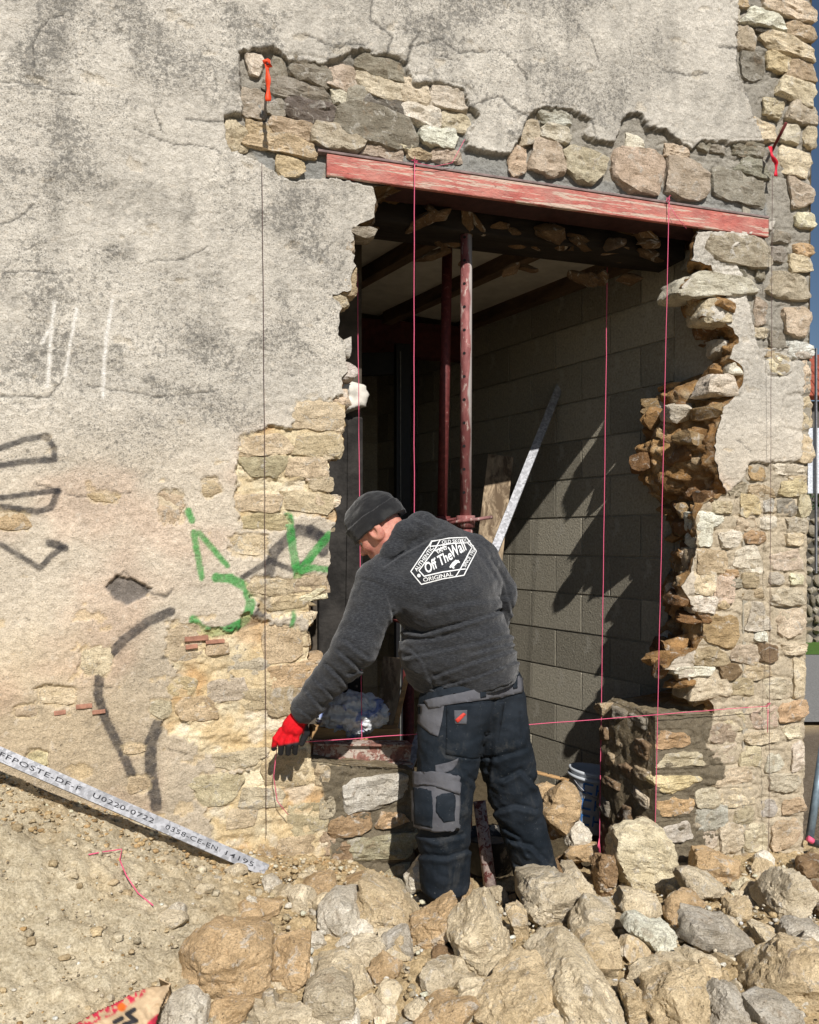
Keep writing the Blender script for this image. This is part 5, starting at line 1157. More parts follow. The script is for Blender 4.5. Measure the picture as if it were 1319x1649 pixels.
part('pin_rod', tube([np.zeros(3), WP(1266, 198, -.12) - b0], .008, 10), M_RUST, pin, True)
o = part('ribbon', ribbon([WP(1240, 236, -.03) - b0, WP(1243, 250, -.06) - b0, WP(1250, 262, -.05) - b0, WP(1249, 284, -.04) - b0], .022, R2), M_RIBR, pin, True); mdf = o.modifiers.new('s', 'SOLIDIFY'); mdf.thickness = .002

# ------------------------------------------------------------------ paper sack at lower left
PL = [(95,1660),(150,1632),(180,1616),(210,1598),(240,1590),(279,1580),(262,1618),(246,1670),(170,1760),(60,1740)]
m, nt, b_ = new_mat('printed_paper_sack'); n = N(nt); c = attr(n, 'Col'); n.set(b_.inputs['Base Color'], n.mix(1.0, c, n.mix(n.ramp(n.noise(n.coord(), 30, 4), .3, .7), (.85, .85, .85), (1.1, 1.1, 1.1)), 'MULTIPLY')); b_.inputs['Roughness'].default_value = .8; M_PAPER = m
ys, xs = np.mgrid[1570:1780:2.0, 40:300:2.0]
w1 = 6 * np.sin(xs / 9 + ys / 14); m_in = inside(xs, ys + w1 * .3, PL)
tb0 = ground_hit(180, 1690) - .02
hx = sdist(xs, ys, PL); th_ = np.clip(-hx / 40, 0, 1) ** .5
cr_ = ridged(np.stack([xs / 50, ys / 50, xs * 0], -1), 1.0, 3, 3)
base_t = tb0 + (1690 - ys) * .0016
tq = base_t - .05 * th_ - .022 * cr_
P = CAM + F2 * tq[..., None] + R2 * (((xs - CX) / FPX) * tq)[..., None] + np.array([0, 0, 1.]) * (((HY - ys) / FPX) * tq)[..., None]
kraft = hexc(196, 170, 136); cs = np.tile(kraft, (*xs.shape, 1)); 
redb = sstep(3, -3, np.abs(seg_dist(xs, ys, [(90,1668),(150,1640),(190,1620),(225,1596)]) - 0) - 9); frag = sstep(-.15, .1, fbm(np.stack([xs / 9, ys / 9, xs * 0], -1), 1, 3, 4))
cs = cs * (1 - (redb * frag)[..., None]) + hexc(196, 48, 72) * (redb * frag)[..., None]
org = sstep(2, -2, np.hypot(xs - 196, ys - 1622) - 7); cs = cs * (1 - org[..., None]) + hexc(226, 110, 40) * org[..., None]
blk = np.minimum(seg_dist(xs, ys, [(216,1626),(205,1633),(213,1640),(219,1644),(200,1650)]), seg_dist(xs, ys, [(185,1646),(196,1640)])); bk2 = sstep(5, 3, blk); cs = cs * (1 - bk2[..., None]) + hexc(50, 48, 50) * bk2[..., None]
redc = sstep(4, 0, seg_dist(xs, ys, [(244,1650),(256,1640)]) - 5); cs = cs * (1 - redc[..., None]) + hexc(196, 48, 72) * redc[..., None]
idp = np.arange(xs.size).reshape(xs.shape); Qp = np.stack([idp[:-1, :-1], idp[:-1, 1:], idp[1:, 1:], idp[1:, :-1]], -1).reshape(-1, 4); Qp = Qp[m_in.ravel()[Qp].all(1)]
us = np.unique(Qp); rm = np.full(xs.size, -1); rm[us] = np.arange(len(us)); c0 = P.reshape(-1, 3)[us].mean(0)
o = thing('paper_sack', 'torn kraft paper sack with red and black print at the lower left corner', 'sack', None, tuple(c0), mesh_np('paper_sack', P.reshape(-1, 3)[us] - c0, rm[Qp], M_PAPER, True, cs.reshape(-1, 3)[us]))
mdf = o.modifiers.new('paper', 'SOLIDIFY'); mdf.thickness = .05; mdf.offset = 1

# ------------------------------------------------------------------ beyond the corner: road, verge, garden wall, houses
def strip(name, t0, t1, col, z, sc):
    a = [PT(1250, HY, t0), PT(1900, HY, t0), PT(1900, HY, t1), PT(1250, HY, t1)]
    v = np.array([(p[0], p[1], z) for p in a]); o = link(name, mesh_np(name, v, [[0, 1, 2, 3]], mat_simple(name, col, .95, nscale=sc, amp=.25, bump=.004), False), kind='structure')
strip('road', 7.7, 12.2, hexc(128, 126, 122), .045, 60); strip('verge', 12.2, 14.2, hexc(74, 104, 40), .05, 30)
gw = thing('garden_wall', 'distant grey rubble garden wall beyond the road', 'wall')
tw = 13.9; zt_ = PT(1310, 822, tw)[2]
a, b = PT(1240, HY, tw), PT(2100, HY, tw); M_GW = mat_simple('garden_wall_mortar', hexc(84, 80, 72), .95, nscale=6, amp=.4, bump=.03)
part('wall_core', boxes([beam(np.array([a[0], a[1], zt_ / 2]), np.array([b[0], b[1], zt_ / 2]), .4, zt_)]), M_GW, gw)
rs = np.random.RandomState(9); ln = np.linalg.norm(b - a); d = (b - a) / ln; s_me = [small[k] for k in range(4)]
for r_ in range(13):
    x_ = rs.rand() * .1
    while x_ < 2.0:
        w_ = .09 + .12 * rs.rand(); o = bpy.data.objects.new('stone', s_me[rs.randint(4)]); COL.objects.link(o); o.parent = gw
        p = a + d * (x_ + w_ / 2) - F2 * .2; o.location = (p[0], p[1], .08 + r_ * (zt_ - .1) / 13); o.scale = (w_ * 12.4, 2.0, 2.6); o.rotation_euler = (0, rs.normal() * .1, -TH); o.color = (*hexc(150, 142, 126) * (.6 + .5 * rs.rand()), 1); x_ += w_
hs = thing('tiled_house', 'sliver of a far house with red roof tiles above a dark eave', 'house')
th0 = 22.0
a, b = PT(1296, 640, th0), PT(1700, 640, th0); up0 = PT(1296, 575, th0 + 1.6)[2] - a[2]
part('wall', boxes([beam(np.array([a[0], a[1], a[2] / 2]) + F2 * 1.5, np.array([b[0], b[1], a[2] / 2]) + F2 * 1.5, 2.4, a[2] - .1)]), mat_simple('dark_grey_render', hexc(92, 88, 84), .9), hs)  # plain dark grey house wall
part('roof', boxes([(((a + b) / 2 + F2 * .8 + (0, 0, up0 / 2)), (np.linalg.norm(b - a) / 2, math.hypot(.85, up0 / 2), .06), (R2, (F2 * .8 + np.array([0, 0, up0 / 2])) / math.hypot(.8, up0 / 2), np.cross(R2, (F2 * .8 + np.array([0, 0, up0 / 2])) / math.hypot(.8, up0 / 2))))]), mat_simple('clay_tile', hexc(130, 66, 50), .9, nscale=5, amp=.3), hs)
tile = mesh_np('roof_tile', *boxes([((0, 0, 0), (.09, .16, .022), None)]), mat_simple('clay_roof_tile', hexc(142, 74, 56), .9, nscale=9, amp=.25), False)
sl = (F2 * .8 + np.array([0, 0, up0 / 2])); sl /= np.linalg.norm(sl); nml = np.cross(R2, sl); Mrot = Matrix((R2, sl, nml)).transposed().to_euler()
for i in range(6):
    for j in range(5):
        o = bpy.data.objects.new('roof_tile', tile); COL.objects.link(o); o.parent = hs; o.location = a + R2 * (.1 + i * .2) + sl * (.1 + j * .3) + nml * .08; o.rotation_euler = Mrot
sg = thing('white_sign', 'white upright panel glimpsed past the corner above a hedge', 'panel')
part('panel', boxes([beam(PT(1300, 742, 13.0), PT(1322, 742, 13.0), .05, PT(0, 690, 13.)[2] - PT(0, 795, 13.)[2])]), mat_simple('white_panel', hexc(206, 210, 216), .7), sg)
part('post', boxes([beam(PT(1313, 742, 12.93), PT(1315, 742, 12.93), .05, PT(0, 680, 13.)[2] - PT(0, 1040, 13.)[2])]), mat_simple('grey_post', hexc(120, 122, 126), .6), sg)
# hedge over the garden wall
hv = []; rs = np.random.RandomState(3); hb = PT(1310, 812, 14.6)
D, Fc = ico(1)
lv, lf = [], []
for k in range(1500):
    p = hb + R2 * rs.uniform(-.4, 2.2) + np.array([0, 0, rs.uniform(-.25, .25)]) + F2 * rs.uniform(-.3, .3); s = .02 + .03 * rs.rand(); u = rs.normal(size=3); u /= np.linalg.norm(u); v = np.cross(u, rs.normal(size=3)); v /= np.linalg.norm(v)
    i0 = len(lv); lv += [p - u * s, p + v * s * .5, p + u * s, p - v * s * .5]; lf.append([i0, i0 + 1, i0 + 2, i0 + 3])
hg = thing('hedge', 'dark green hedge showing above the garden wall', 'hedge', None); part('foliage', (np.array(lv), lf), mat_simple('hedge_leaf', hexc(52, 74, 34), .8, nscale=20, amp=.5, bump=0), hg, kind='stuff')
part('branches', merge([tube([hb + R2 * x_ + (0, 0, -.5), hb + R2 * (x_ + .1) + (0, 0, .2)], .012, 6) for x_ in np.arange(-.3, 2.1, .3)]), mat_simple('hedge_wood', (.05, .035, .02), .9), hg, kind='stuff')
# steel tube with a pink clip at the corner
tp = WT(1306) + .0
pf = thing('fence_tube', 'grey steel tube leaning beside the house corner with a pink clip', 'pole', None, tuple(PT(1304, 1352, tp)))
z0 = np.array(pf.location[:]); part('upright_tube', tube([PT(1303, 1355, tp) - z0, PT(1326, 1200, tp + .1) - z0], .021, 16), mat_simple('painted_tube', hexc(120, 136, 146), .5, .3, nscale=30), pf, True)
part('foot_tube', tube([PT(1303, 1356, tp) - z0, PT(1345, 1366, tp - .1) - z0], .019, 14), mat_simple('dark_tube', hexc(88, 92, 94), .5, .3, nscale=30), pf, True)
part('clip', tube([PT(1301, 1350, tp - .04) - z0, PT(1309, 1355, tp - .04) - z0], .016, 12), M_PINK, pf, True)
# ------------------------------------------------------------------ the man
def nets(sdf, lo, hi, h):
    lo = np.asarray(lo, float); hi = np.asarray(hi, float); n = np.ceil((hi - lo) / h).astype(int) + 1
    ax_ = [lo[i] + h * np.arange(n[i]) for i in range(3)]
    Gd = np.stack(np.meshgrid(*ax_, indexing='ij'), -1).astype(np.float32); S = sdf(Gd)
    ng = S < 0
    c = np.zeros(np.array(S.shape) - 1, np.int16)
    for a in (0, 1):
        for b in (0, 1):
            for d in (0, 1): c += ng[a:a + c.shape[0], b:b + c.shape[1], d:d + c.shape[2]]
    act = (c > 0) & (c < 8); I = np.argwhere(act); vid = -np.ones(act.shape, int); vid[act] = np.arange(len(I))
    acc = np.zeros((len(I), 3)); cnt = np.zeros(len(I))
    cor = [(a, b, d) for a in (0, 1) for b in (0, 1) for d in (0, 1)]
    for p in cor:
        for ax3 in range(3):
            if p[ax3]: continue
            q = list(p); q[ax3] = 1; q = tuple(q)
            s0 = S[tuple((I + p).T)]; s1 = S[tuple((I + q).T)]; m = (s0 < 0) != (s1 < 0); tq = s0 / np.where(m, s0 - s1, 1)
            pt = np.array(p)[None] + np.eye(3)[ax3][None] * tq[:, None]; acc[m] += pt[m]; cnt[m] += 1
    V = lo + h * (I + acc / cnt[:, None]); F = []
    for ax3 in range(3):
        o1, o2 = (ax3 + 1) % 3, (ax3 + 2) % 3
        s0 = ng; sl0 = [slice(None)] * 3; sl1 = [slice(None)] * 3; sl0[ax3] = slice(0, -1); sl1[ax3] = slice(1, None)
        A, B = ng[tuple(sl0)], ng[tuple(sl1)]; E = np.argwhere(A != B); E = E[(E[:, o1] > 0) & (E[:, o2] > 0) & (E[:, o1] < S.shape[o1] - 1) & (E[:, o2] < S.shape[o2] - 1)]
        sgn = A[tuple(E.T)]
        def cid(d1, d2):
            e = E.copy(); e[:, o1] -= d1; e[:, o2] -= d2; return vid[tuple(e.T)]
        q = np.stack([cid(1, 1), cid(0, 1), cid(0, 0), cid(1, 0)], -1); q[~sgn] = q[~sgn][:, ::-1]; F.append(q)
    F = np.concatenate(F); F = F[(F >= 0).all(1)]
    return V, F
def smin(a, b, k):
    h = np.clip(.5 + .5 * (b - a) / k, 0, 1); return b * (1 - h) + a * h - k * h * (1 - h)
def cone(P, a, b, ra, rb):
    a = np.asarray(a, np.float32); b = np.asarray(b, np.float32); d = b - a; h = np.clip(((P - a) @ d) / max(d @ d, 1e-9), 0, 1)
    return np.linalg.norm(P - a - h[..., None] * d, axis=-1) - (ra + (rb - ra) * h)
def chain(P, pts, k=.03):
    out = None
    for (a, ra), (b, rb) in zip(pts[:-1], pts[1:]):
        d = cone(P, a, b, ra, rb); out = d if out is None else smin(out, d, k)
    return out
def ell(P, c, r, M=None):
    q = P - np.asarray(c, np.float32)
    if M is not None: q = q @ np.asarray(M, np.float32).T
    r = np.asarray(r, np.float32); return (np.linalg.norm(q / r, axis=-1) - 1) * r.min()
def bounds(pts, pad):
    A = np.array([p for p, r in pts]); rr = max(r for p, r in pts); return A.min(0) - rr - pad, A.max(0) + rr + pad
def grooves(P, lines):
    px, py, _t = to_px(P); out = np.zeros(P.shape[:-1])
    for pts, w, dep in lines:
        pts = np.array(pts, float); k = (px > pts[:, 0].min() - 4 * w) & (px < pts[:, 0].max() + 4 * w) & (py > pts[:, 1].min() - 4 * w) & (py < pts[:, 1].max() + 4 * w)
        if k.any():
            d = seg_dist(px[k], py[k], pts); dd = seg_dist(px[k], py[k] - 1.6 * w, pts)
            out[k] += 1.35 * dep * np.exp(-(d / w) ** 2) - 1.0 * dep * np.exp(-(dd / (1.5 * w)) ** 2)
    return out
q = lambda x, y, t, r: (PT(x, y, t), r)
T_ARM_L = [q(612, 945, 3.29, .098), q(572, 1043, 3.22, .080), q(494, 1138, 3.33, .056)]
T_ARM_R = [q(772, 905, 3.58, .085), q(806, 955, 3.66, .066), q(792, 1030, 3.76, .056)]
TORSO = [q(696, 893, 3.43, .135), q(716, 960, 3.42, .195), q(742, 1040, 3.45, .195), q(764, 1082, 3.47, .182)]
SHO = [q(612, 935, 3.30, .085), q(688, 890, 3.44, .110), q(762, 893, 3.57, .090)]
BACKW = [q(690, 950, 3.33, .150), q(748, 940, 3.52, .150)]
BELLY = [q(690, 1050, 3.36, .115), q(694, 1076, 3.42, .105)]
HOODR = [q(617, 924, 3.31, .030), q(630, 888, 3.29, .034), q(652, 856, 3.31, .040), q(674, 846, 3.40, .046), q(680, 856, 3.50, .046), q(650, 884, 3.56, .04)]
HOODB = [q(654, 858, 3.33, .046), q(682, 850, 3.36, .052), q(704, 852, 3.40, .040)]
COLL = [q(655, 890, 3.42, .07), q(680, 900, 3.44, .10)]
CR_H = [([(640,1012),(680,1020),(740,1004),(806,984)], 3.2, .010), ([(632,985),(638,1012),(650,1040)], 3, .009), ([(652,1058),(700,1048),(760,1036),(835,1018)], 3, .008), ([(700,1088),(760,1066),(838,1042)], 3, .008),
 ([(660,1044),(680,1062),(690,1088),(702,1112)], 2.5, .007), ([(584,933),(602,938),(620,952),(629,974),(633,1000)], 2.2, .006), ([(556,1030),(592,1058)], 3.5, .009), ([(545,1048),(580,1078)], 3.2, .009),
 ([(526,1070),(562,1104)], 3.5, .009), ([(508,1094),(540,1126)], 3, .008), ([(494,1112),(518,1140)], 3, .008), ([(560,1086),(596,1076)], 3, .006), ([(696,1110),(770,1088),(842,1061)], 2.2, .008),
 ([(690,980),(760,968),(815,962)], 5, .005), ([(650,1030),(700,1028),(740,1018)], 3, .006), ([(600,975),(612,1010)], 4, .006), ([(760,1052),(800,1040),(838,1032)], 2.5, .006),
 ([(618,912),(645,893),(682,873),(716,856)], 2.6, .012), ([(790,900),(812,935),(826,985)], 3, .010), ([(668,832),(690,842),(704,850)], 3, .007), ([(480,1140),(506,1160)], 1.8, .004)]
def sd_hoodie(P, grow=0.0, fine=True):
    d = chain(P, TORSO, .06); d = smin(d, chain(P, SHO), .07); d = smin(d, chain(P, BACKW), .06); d = smin(d, chain(P, BELLY), .05)
    hem = PT(764, 1104, 3.45); nz_ = np.array([.0, 0, 1.]) * .94 - R2 * .22; d = np.maximum(d, -((P - hem) @ nz_))
    a = chain(P, T_ARM_L, .03); d = smin(d, a, .035); d = smin(d, chain(P, T_ARM_R, .03), .03)
    if grow: return d + grow
    h = smin(chain(P, HOODR, .02), chain(P, HOODB, .03), .02); d = smin(d, chain(P, COLL), .03); d = smin(d, h, .006)
    if fine:
        d = d + grooves(P, CR_H) - .006 * fbm(P, 8, 3, 4) - .009 * ridged(P @ np.array([[1, 0, 0], [0, 1, 0], [.6, 0, 1.9]]), 6.5, 3, 5)
    # hem plane, wrist plane, neck hole
    w0 = PT(484, 1150, 3.345); wd = PT(494, 1138, 3.33) - PT(572, 1043, 3.22); wd /= np.linalg.norm(wd); d = np.maximum(d, np.where(np.linalg.norm(P - w0, axis=-1) < .14, (P - w0) @ wd, -1))
    return d
fh = -.76 * R2 + .20 * F2 + np.array([0, 0, -.62]); fh /= np.linalg.norm(fh); uh = np.array([0, 0, 1.]) - fh[2] * fh; uh /= np.linalg.norm(uh); lh = np.cross(uh, fh)
HM = np.stack([fh, lh, uh]); HC = PT(604, 856, 3.29) - lh * .080 + uh * .018
LP = lambda f, l, u: HC + fh * f + lh * l + uh * u
def sd_head(P):
    d = ell(P, LP(-.005, 0, .025), (.098, .077, .092), HM); d = smin(d, ell(P, LP(.028, 0, -.045), (.066, .060, .080), HM), .03)
    for s in (-1, 1):
        d = smin(d, cone(P, LP(.0, s * .052, -.075), LP(.070, s * .012, -.112), .028, .024), .025)
        d = smin(d, cone(P, LP(.080, s * .012, .008), LP(.068, s * .045, .004), .017, .015), .015)
        d = smin(d, ell(P, LP(.066, s * .036, -.038), (.026, .024, .024), HM), .02)
        d = -smin(-d, ell(P, LP(.102, s * .031, -.012), (.022, .018, .013), HM), .012)
        ear = smin(ell(P, LP(-.002, s * .084, -.022), (.021, .012, .034), HM), ell(P, LP(-.008, s * .091, -.018), (.027, .008, .033), HM), .01)
        ear = -smin(-ear, ell(P, LP(.002, s * .102, -.017), (.014, .014, .021), HM), .005)
        d = smin(d, ear, .008)
    d = smin(d, cone(P, LP(.088, 0, -.002), LP(.112, 0, -.040), .009, .014), .012)
    for s in (-1, 1): d = smin(d, ell(P, LP(.104, s * .012, -.046), (.011, .009, .008), HM), .006)
    d = smin(d, ell(P, LP(.084, 0, -.072), (.018, .026, .016), HM), .015); d = smin(d, ell(P, LP(.078, 0, -.108), (.020, .020, .017), HM), .02)
    d = -smin(-d, cone(P, LP(.104, -.020, -.0745), LP(.104, .020, -.0745), .0035, .0035), .003)
    d = smin(d, chain(P, [(LP(-.030, 0, -.05), .064), (PT(640, 886, 3.41), .060), (PT(680, 950, 3.43), .05)]), .035)
    return d
SHO_ = [(p - np.array([0, 0, .05]), r * .5) for p, r in SHO]
LEG_L = [q(730, 1150, 3.41, .142), q(713, 1296, 3.34, .108), q(717, 1422, 3.38, .096)]
LEG_R = [q(797, 1148, 3.55, .132), q(832, 1292, 3.60, .100), q(868, 1422, 3.66, .090)]
HIP = [q(738, 1122, 3.42, .145), q(790, 1110, 3.55, .138)]
def sd_body(P):
    d = sd_head(P); t = chain(P, [(p - np.array([0, 0, .03]), r - .06) for p, r in TORSO], .06); t = smin(t, chain(P, SHO_), .04)
    for c_ in (T_ARM_L, T_ARM_R): t = smin(t, chain(P, [(p, r * .62) for p, r in c_]), .03)
    t = smin(t, chain(P, [(p, r - .03) for p, r in HIP]), .05)
    for c_ in (LEG_L, LEG_R): t = smin(t, chain(P, [(p, r * .68) for p, r in c_]), .03)
    return smin(d, t, .02)
M_SKIN, nt, b_ = new_mat('skin'); n = N(nt); P_ = n.coord(); c = n.mix(n.ramp(n.noise(P_, 22, 5, .6), .38, .66), tuple(hexc(198, 142, 122)), tuple(hexc(178, 112, 98)))
c = n.mix(n.math('MULTIPLY', n.ramp(n.noise(P_, 220, 3), .55, .65), .25), c, tuple(hexc(120, 84, 72)))
n.set(b_.inputs['Base Color'], c); b_.inputs['Roughness'].default_value = .55; b_.inputs['Subsurface Weight'].default_value = .12; b_.inputs['Subsurface Radius'].default_value = (.01, .004, .002); n.bump(b_, n.noise(P_, 260, 3), .0008)
org = PT(770, 1440, 3.48)
# head is meshed finely, the rest of the same figure more coarsely, in one mesh
Vh, Fh = nets(sd_body, LP(0, 0, -.02) - .17, LP(0, 0, -.02) + .17, .0036)
Vb, Fb = nets(lambda P: np.maximum(sd_body(P), .165 - np.abs(P - LP(0, 0, -.02)).max(-1)), bounds(TORSO + SHO + T_ARM_L + T_ARM_R + LEG_L + LEG_R, .02)[0], np.maximum(bounds(TORSO + SHO + T_ARM_L + T_ARM_R + LEG_L + LEG_R, .02)[1], LP(0, 0, .2)), .016)
Vp, Fp = merge([(Vh, Fh), (Vb, Fb)])
man = thing('person', 'man in black beanie, dark grey hoodie and red glove bending to hold a line', 'person', None, tuple(org), mesh_np('person', Vp - org, Fp, M_SKIN, True))
for s in (-1, 1):
    part('eye', (ico(3)[0] * .0105 + (LP(.083, s * .031, -.013) - org), [list(f) for f in ico(3)[1]]), mat_simple('eye_white', hexc(200, 190, 184), .2, nscale=5, bump=0), man, True)
    part('eyelid', tube([LP(.0925, s * (.021 + .004 * k), -.009 - .0012 * (k - 2) ** 2) - org for k in range(6)], .0035, 8), M_SKIN, man, True)
    part('eyebrow', tube([LP(.098 - .0018 * k * k, s * (.014 + .006 * k), .012) - org for k in range(6)], .0035, 8), mat_simple('eyebrow_hair', (.05, .035, .025), .9, nscale=400, bump=0), man, True)
# beanie
def sd_cap(P):
    qv = (P - LP(-.010, 0, .050)) @ HM.T.astype(np.float32)
    r_ = np.array([.117, .093, .099], np.float32); d = (np.linalg.norm(qv / r_, axis=-1) - 1) * .10
    cut = .030 + 0 * qv[..., 0]; d = np.maximum(d, -(qv[..., 2] + cut))
    rr = np.sqrt((qv[..., 0] / .114) ** 2 + (qv[..., 1] / .092) ** 2)
    band = np.maximum(np.abs(rr - 1.0) * .10 - .008, np.abs(qv[..., 2] + .024 - .05 * qv[..., 0]) - .026); d = smin(d, band - .002, .004)
    lump = np.exp(-(((qv - np.array([.075, .02, .045])) / .045) ** 2).sum(-1)); d = d - .012 * lump
    dent = np.exp(-(((qv - np.array([.03, .085, .055])) / np.array([.05, .05, .02])) ** 2).sum(-1)); d = d + .010 * dent
    d = d - .006 * fbm(qv, 14, 3, 2) - .004 * ridged(qv * np.array([1, 1, 2.2]), 11, 3, 4)
    return d
Vc, Fc = nets(sd_cap, LP(-.01, 0, .05) - .165, LP(-.01, 0, .05) + .165, .0035)
M_KNIT, nt, b_ = new_mat('black_knit'); n = N(nt); P_ = n.coord(); c = n.mix(n.ramp(n.noise(P_, 10, 4), .45, .7), (.010, .010, .011), (.032, .032, .031)); n.set(b_.inputs['Base Color'], c); b_.inputs['Roughness'].default_value = .95; b_.inputs['Sheen Weight'].default_value = .25
n.bump(b_, n.noise(n.map(P_, (1, 1, .4)), 420, 3), .0015)
link('beanie', mesh_np('beanie', Vc - org, Fc, M_KNIT, True), man)
# hoodie
lo, hi = bounds(TORSO + SHO + T_ARM_L + T_ARM_R + BACKW + BELLY + HOODB, .02)
Vk, Fk = nets(sd_hoodie, lo, hi, .0068)
def mat_hoodie(name='heather_jersey', rib=False):
    m, nt, b = new_mat(name); n = N(nt); P = n.coord()
    w = n.noise(n.map(P, (1.0, 1.0, 4.2), (.3, .2, 0)), 75, 5, .75); c = n.mix(n.ramp(w, .42, .62), (.019, .020, .023), (.045, .047, .051))
    fl = n.ramp(n.noise(n.map(P, (.8, .8, 6.5), (.3, .25, 0)), 110, 3, .6), .63, .70); c = n.mix(n.math('MULTIPLY', fl, .55), c, (.19, .195, .20))
    c = n.mix(n.math('MULTIPLY', n.ramp(n.noise(P, 5, 4), .5, .75), .25), c, (.085, .082, .078))
    if rib: c = n.mix(.6, c, (.034, .036, .040))
    n.set(b.inputs['Base Color'], c); b.inputs['Roughness'].default_value = .95; b.inputs['Sheen Weight'].default_value = .2; b.inputs['Specular IOR Level'].default_value = .1
    k = n.bump(None, n.noise(P, 34, 4), .006, .6); n.bump(b, w, .0025, .8, k); return m
M_HOOD = mat_hoodie()
hood = link('hoodie', mesh_np('hoodie', Vk - org, Fk, M_HOOD, True), man)
def sd_hem(P):
    d = sd_hoodie(P, 0, False); hem = PT(764, 1104, 3.45); nz_ = np.array([.0, 0, 1.]) * .94 - R2 * .22
    base = chain(P, TORSO, .06); base = smin(base, chain(P, BELLY), .05) + .004; s_ = (P - hem) @ nz_
    return np.maximum(np.maximum(base + .0015 * np.sin(np.arctan2((P - hem) @ F2, (P - hem) @ R2) * 90), s_ - .034), -s_ - .020)
Vm, Fm = nets(sd_hem, PT(764, 1100, 3.45) - .30, PT(764, 1100, 3.45) + .30, .0060)
M_RIBK = mat_hoodie('ribbed_hem', True)
link('waist_rib', mesh_np('waist_rib', Vm - org, Fm, M_RIBK, True), hood)
wd = PT(494, 1138, 3.33) - PT(572, 1043, 3.22); wd /= np.linalg.norm(wd)
w0 = PT(496, 1136, 3.33); w1 = w0 + wd * .062
cv, cf = tube([w0 - org, w0 + wd * .02 - org, w0 + wd * .052 - org, w1 - org, w1 - wd * .01 - org], [.055, .056, .052, .047, .040], 48)
part('cuff', (cv, cf), M_RIBK, hood, True)
# trousers
CR_T = [([(796,1128),(792,1200),(782,1270),(772,1330)], 4, .018), ([(812,1254),(838,1240),(862,1262)], 4, .012), ([(796,1306),(830,1296),(862,1304)], 4, .010), ([(822,1352),(856,1362),(884,1392)], 4, .012),
 ([(812,1334),(838,1350),(850,1376)], 3, .010), ([(704,1130),(704,1236)], 1.6, .004), ([(703,1336),(702,1416)], 1.6, .005), ([(668,1340),(700,1352),(745,1344)], 4, .008), ([(672,1376),(720,1380),(760,1366)], 4, .008),
 ([(716,1218),(790,1222)], 2, .004), ([(740,1240),(768,1262),(778,1290)], 4, .007), ([(838,1150),(842,1190)], 3, .006), ([(830,1392),(862,1408)], 3, .008), ([(790,1180),(750,1196)], 3, .005), ([(800,1220),(846,1206)], 4, .008)]
def sd_trous(P):
    d = smin(chain(P, HIP), chain(P, LEG_L, .03), .045); d = smin(d, chain(P, LEG_R, .03), .035)
    d = d + grooves(P, CR_T) - .006 * fbm(P, 8, 3, 14) - .009 * ridged(P @ np.array([[1, 0, 0], [0, 1, 0], [.5, 0, 1.5]]), 6.5, 3, 6)
    for c_ in (LEG_L, LEG_R):
        e = c_[2][0]; dr = c_[2][0] - c_[1][0]; dr = dr / np.linalg.norm(dr); d = np.maximum(d, np.where(np.linalg.norm(P - e, axis=-1) < .17, (P - e) @ dr - .02, -1))
    top = PT(764, 1080, 3.45); d = np.maximum(d, (P - top) @ (np.array([0, 0, .94]) - R2 * .22))
    return d
lo, hi = bounds(HIP + LEG_L + LEG_R, .02); Vt, Ft = nets(sd_trous, lo, hi, .0072)
def mat_work(name, a, b_c, dustc, amt):
    m, nt, b = new_mat(name); n = N(nt); P = n.coord(); c = n.mix(n.ramp(n.noise(P, 7, 5), .35, .65), a, b_c)
    d = n.ramp(n.noise(n.map(P, (1, 1, .6)), 9, 6, .75, .6), .52, .72); c = n.mix(n.math('MULTIPLY', d, amt), c, dustc)
    sp = n.ramp(n.noise(P, 120, 3, .7), .68, .72); c = n.mix(n.math('MULTIPLY', sp, .5), c, (.25, .25, .24))
    n.set(b.inputs['Base Color'], c); b.inputs['Roughness'].default_value = .85; b.inputs['Specular IOR Level'].default_value = .15
    tw = n.noise(n.map(P, (1, 1, .5), (0, .7, 0)), 500, 2); k = n.bump(None, n.noise(P, 26, 5), .006, .7); n.bump(b, tw, .0008, .6, k); return m
M_NAVY = mat_work('dark_work_cloth', (.008, .012, .017), (.018, .023, .030), (.10, .095, .085), .32)
M_GREY = mat_work('grey_work_cloth', (.075, .075, .085), (.115, .115, .125), (.17, .165, .155), .45)
trous = link('trousers', mesh_np('trousers', Vt - org, Ft, M_NAVY, True), man)
bvh_t = BVHTree.FromPolygons([tuple(v) for v in Vt], [tuple(f) for f in Ft]); bvh_h = BVHTree.FromPolygons([tuple(v) for v in np.concatenate([Vk])], [tuple(f) for f in Fk])
def cast(bvh, px, py):
    d = PT(px, py, 1.0) - CAM; d /= np.linalg.norm(d); h = bvh.ray_cast(Vector(CAM), Vector(d)); return h
def conform(name, V2, F2_, bvh, off, mat, parent, thick=.0, smooth=True, relax=0, **props):
    P = []; ok = []
    for x, y in V2:
        h = cast(bvh, x, y)
        if h[0] is None: P.append((0, 0, 0)); ok.append(False)
        else:
            nn = h[1] if h[1].dot(Vector(CAM) - h[0]) > 0 else -h[1]; P.append(tuple(h[0] + nn * off)); ok.append(True)
    F_ = [f for f in F2_ if all(ok[i] for i in f)]; us = sorted({i for f in F_ for i in f}); rm = {i: k for k, i in enumerate(us)}
    if not F_: return None
    P = np.array(P)[us] - org; F_ = [[rm[i] for i in f] for f in F_]
    o = link(name, mesh_np(name, P, F_, mat, smooth), parent, **props)
    if thick: md = o.modifiers.new('cloth', 'SOLIDIFY'); md.thickness = thick; md.offset = 1
    return o
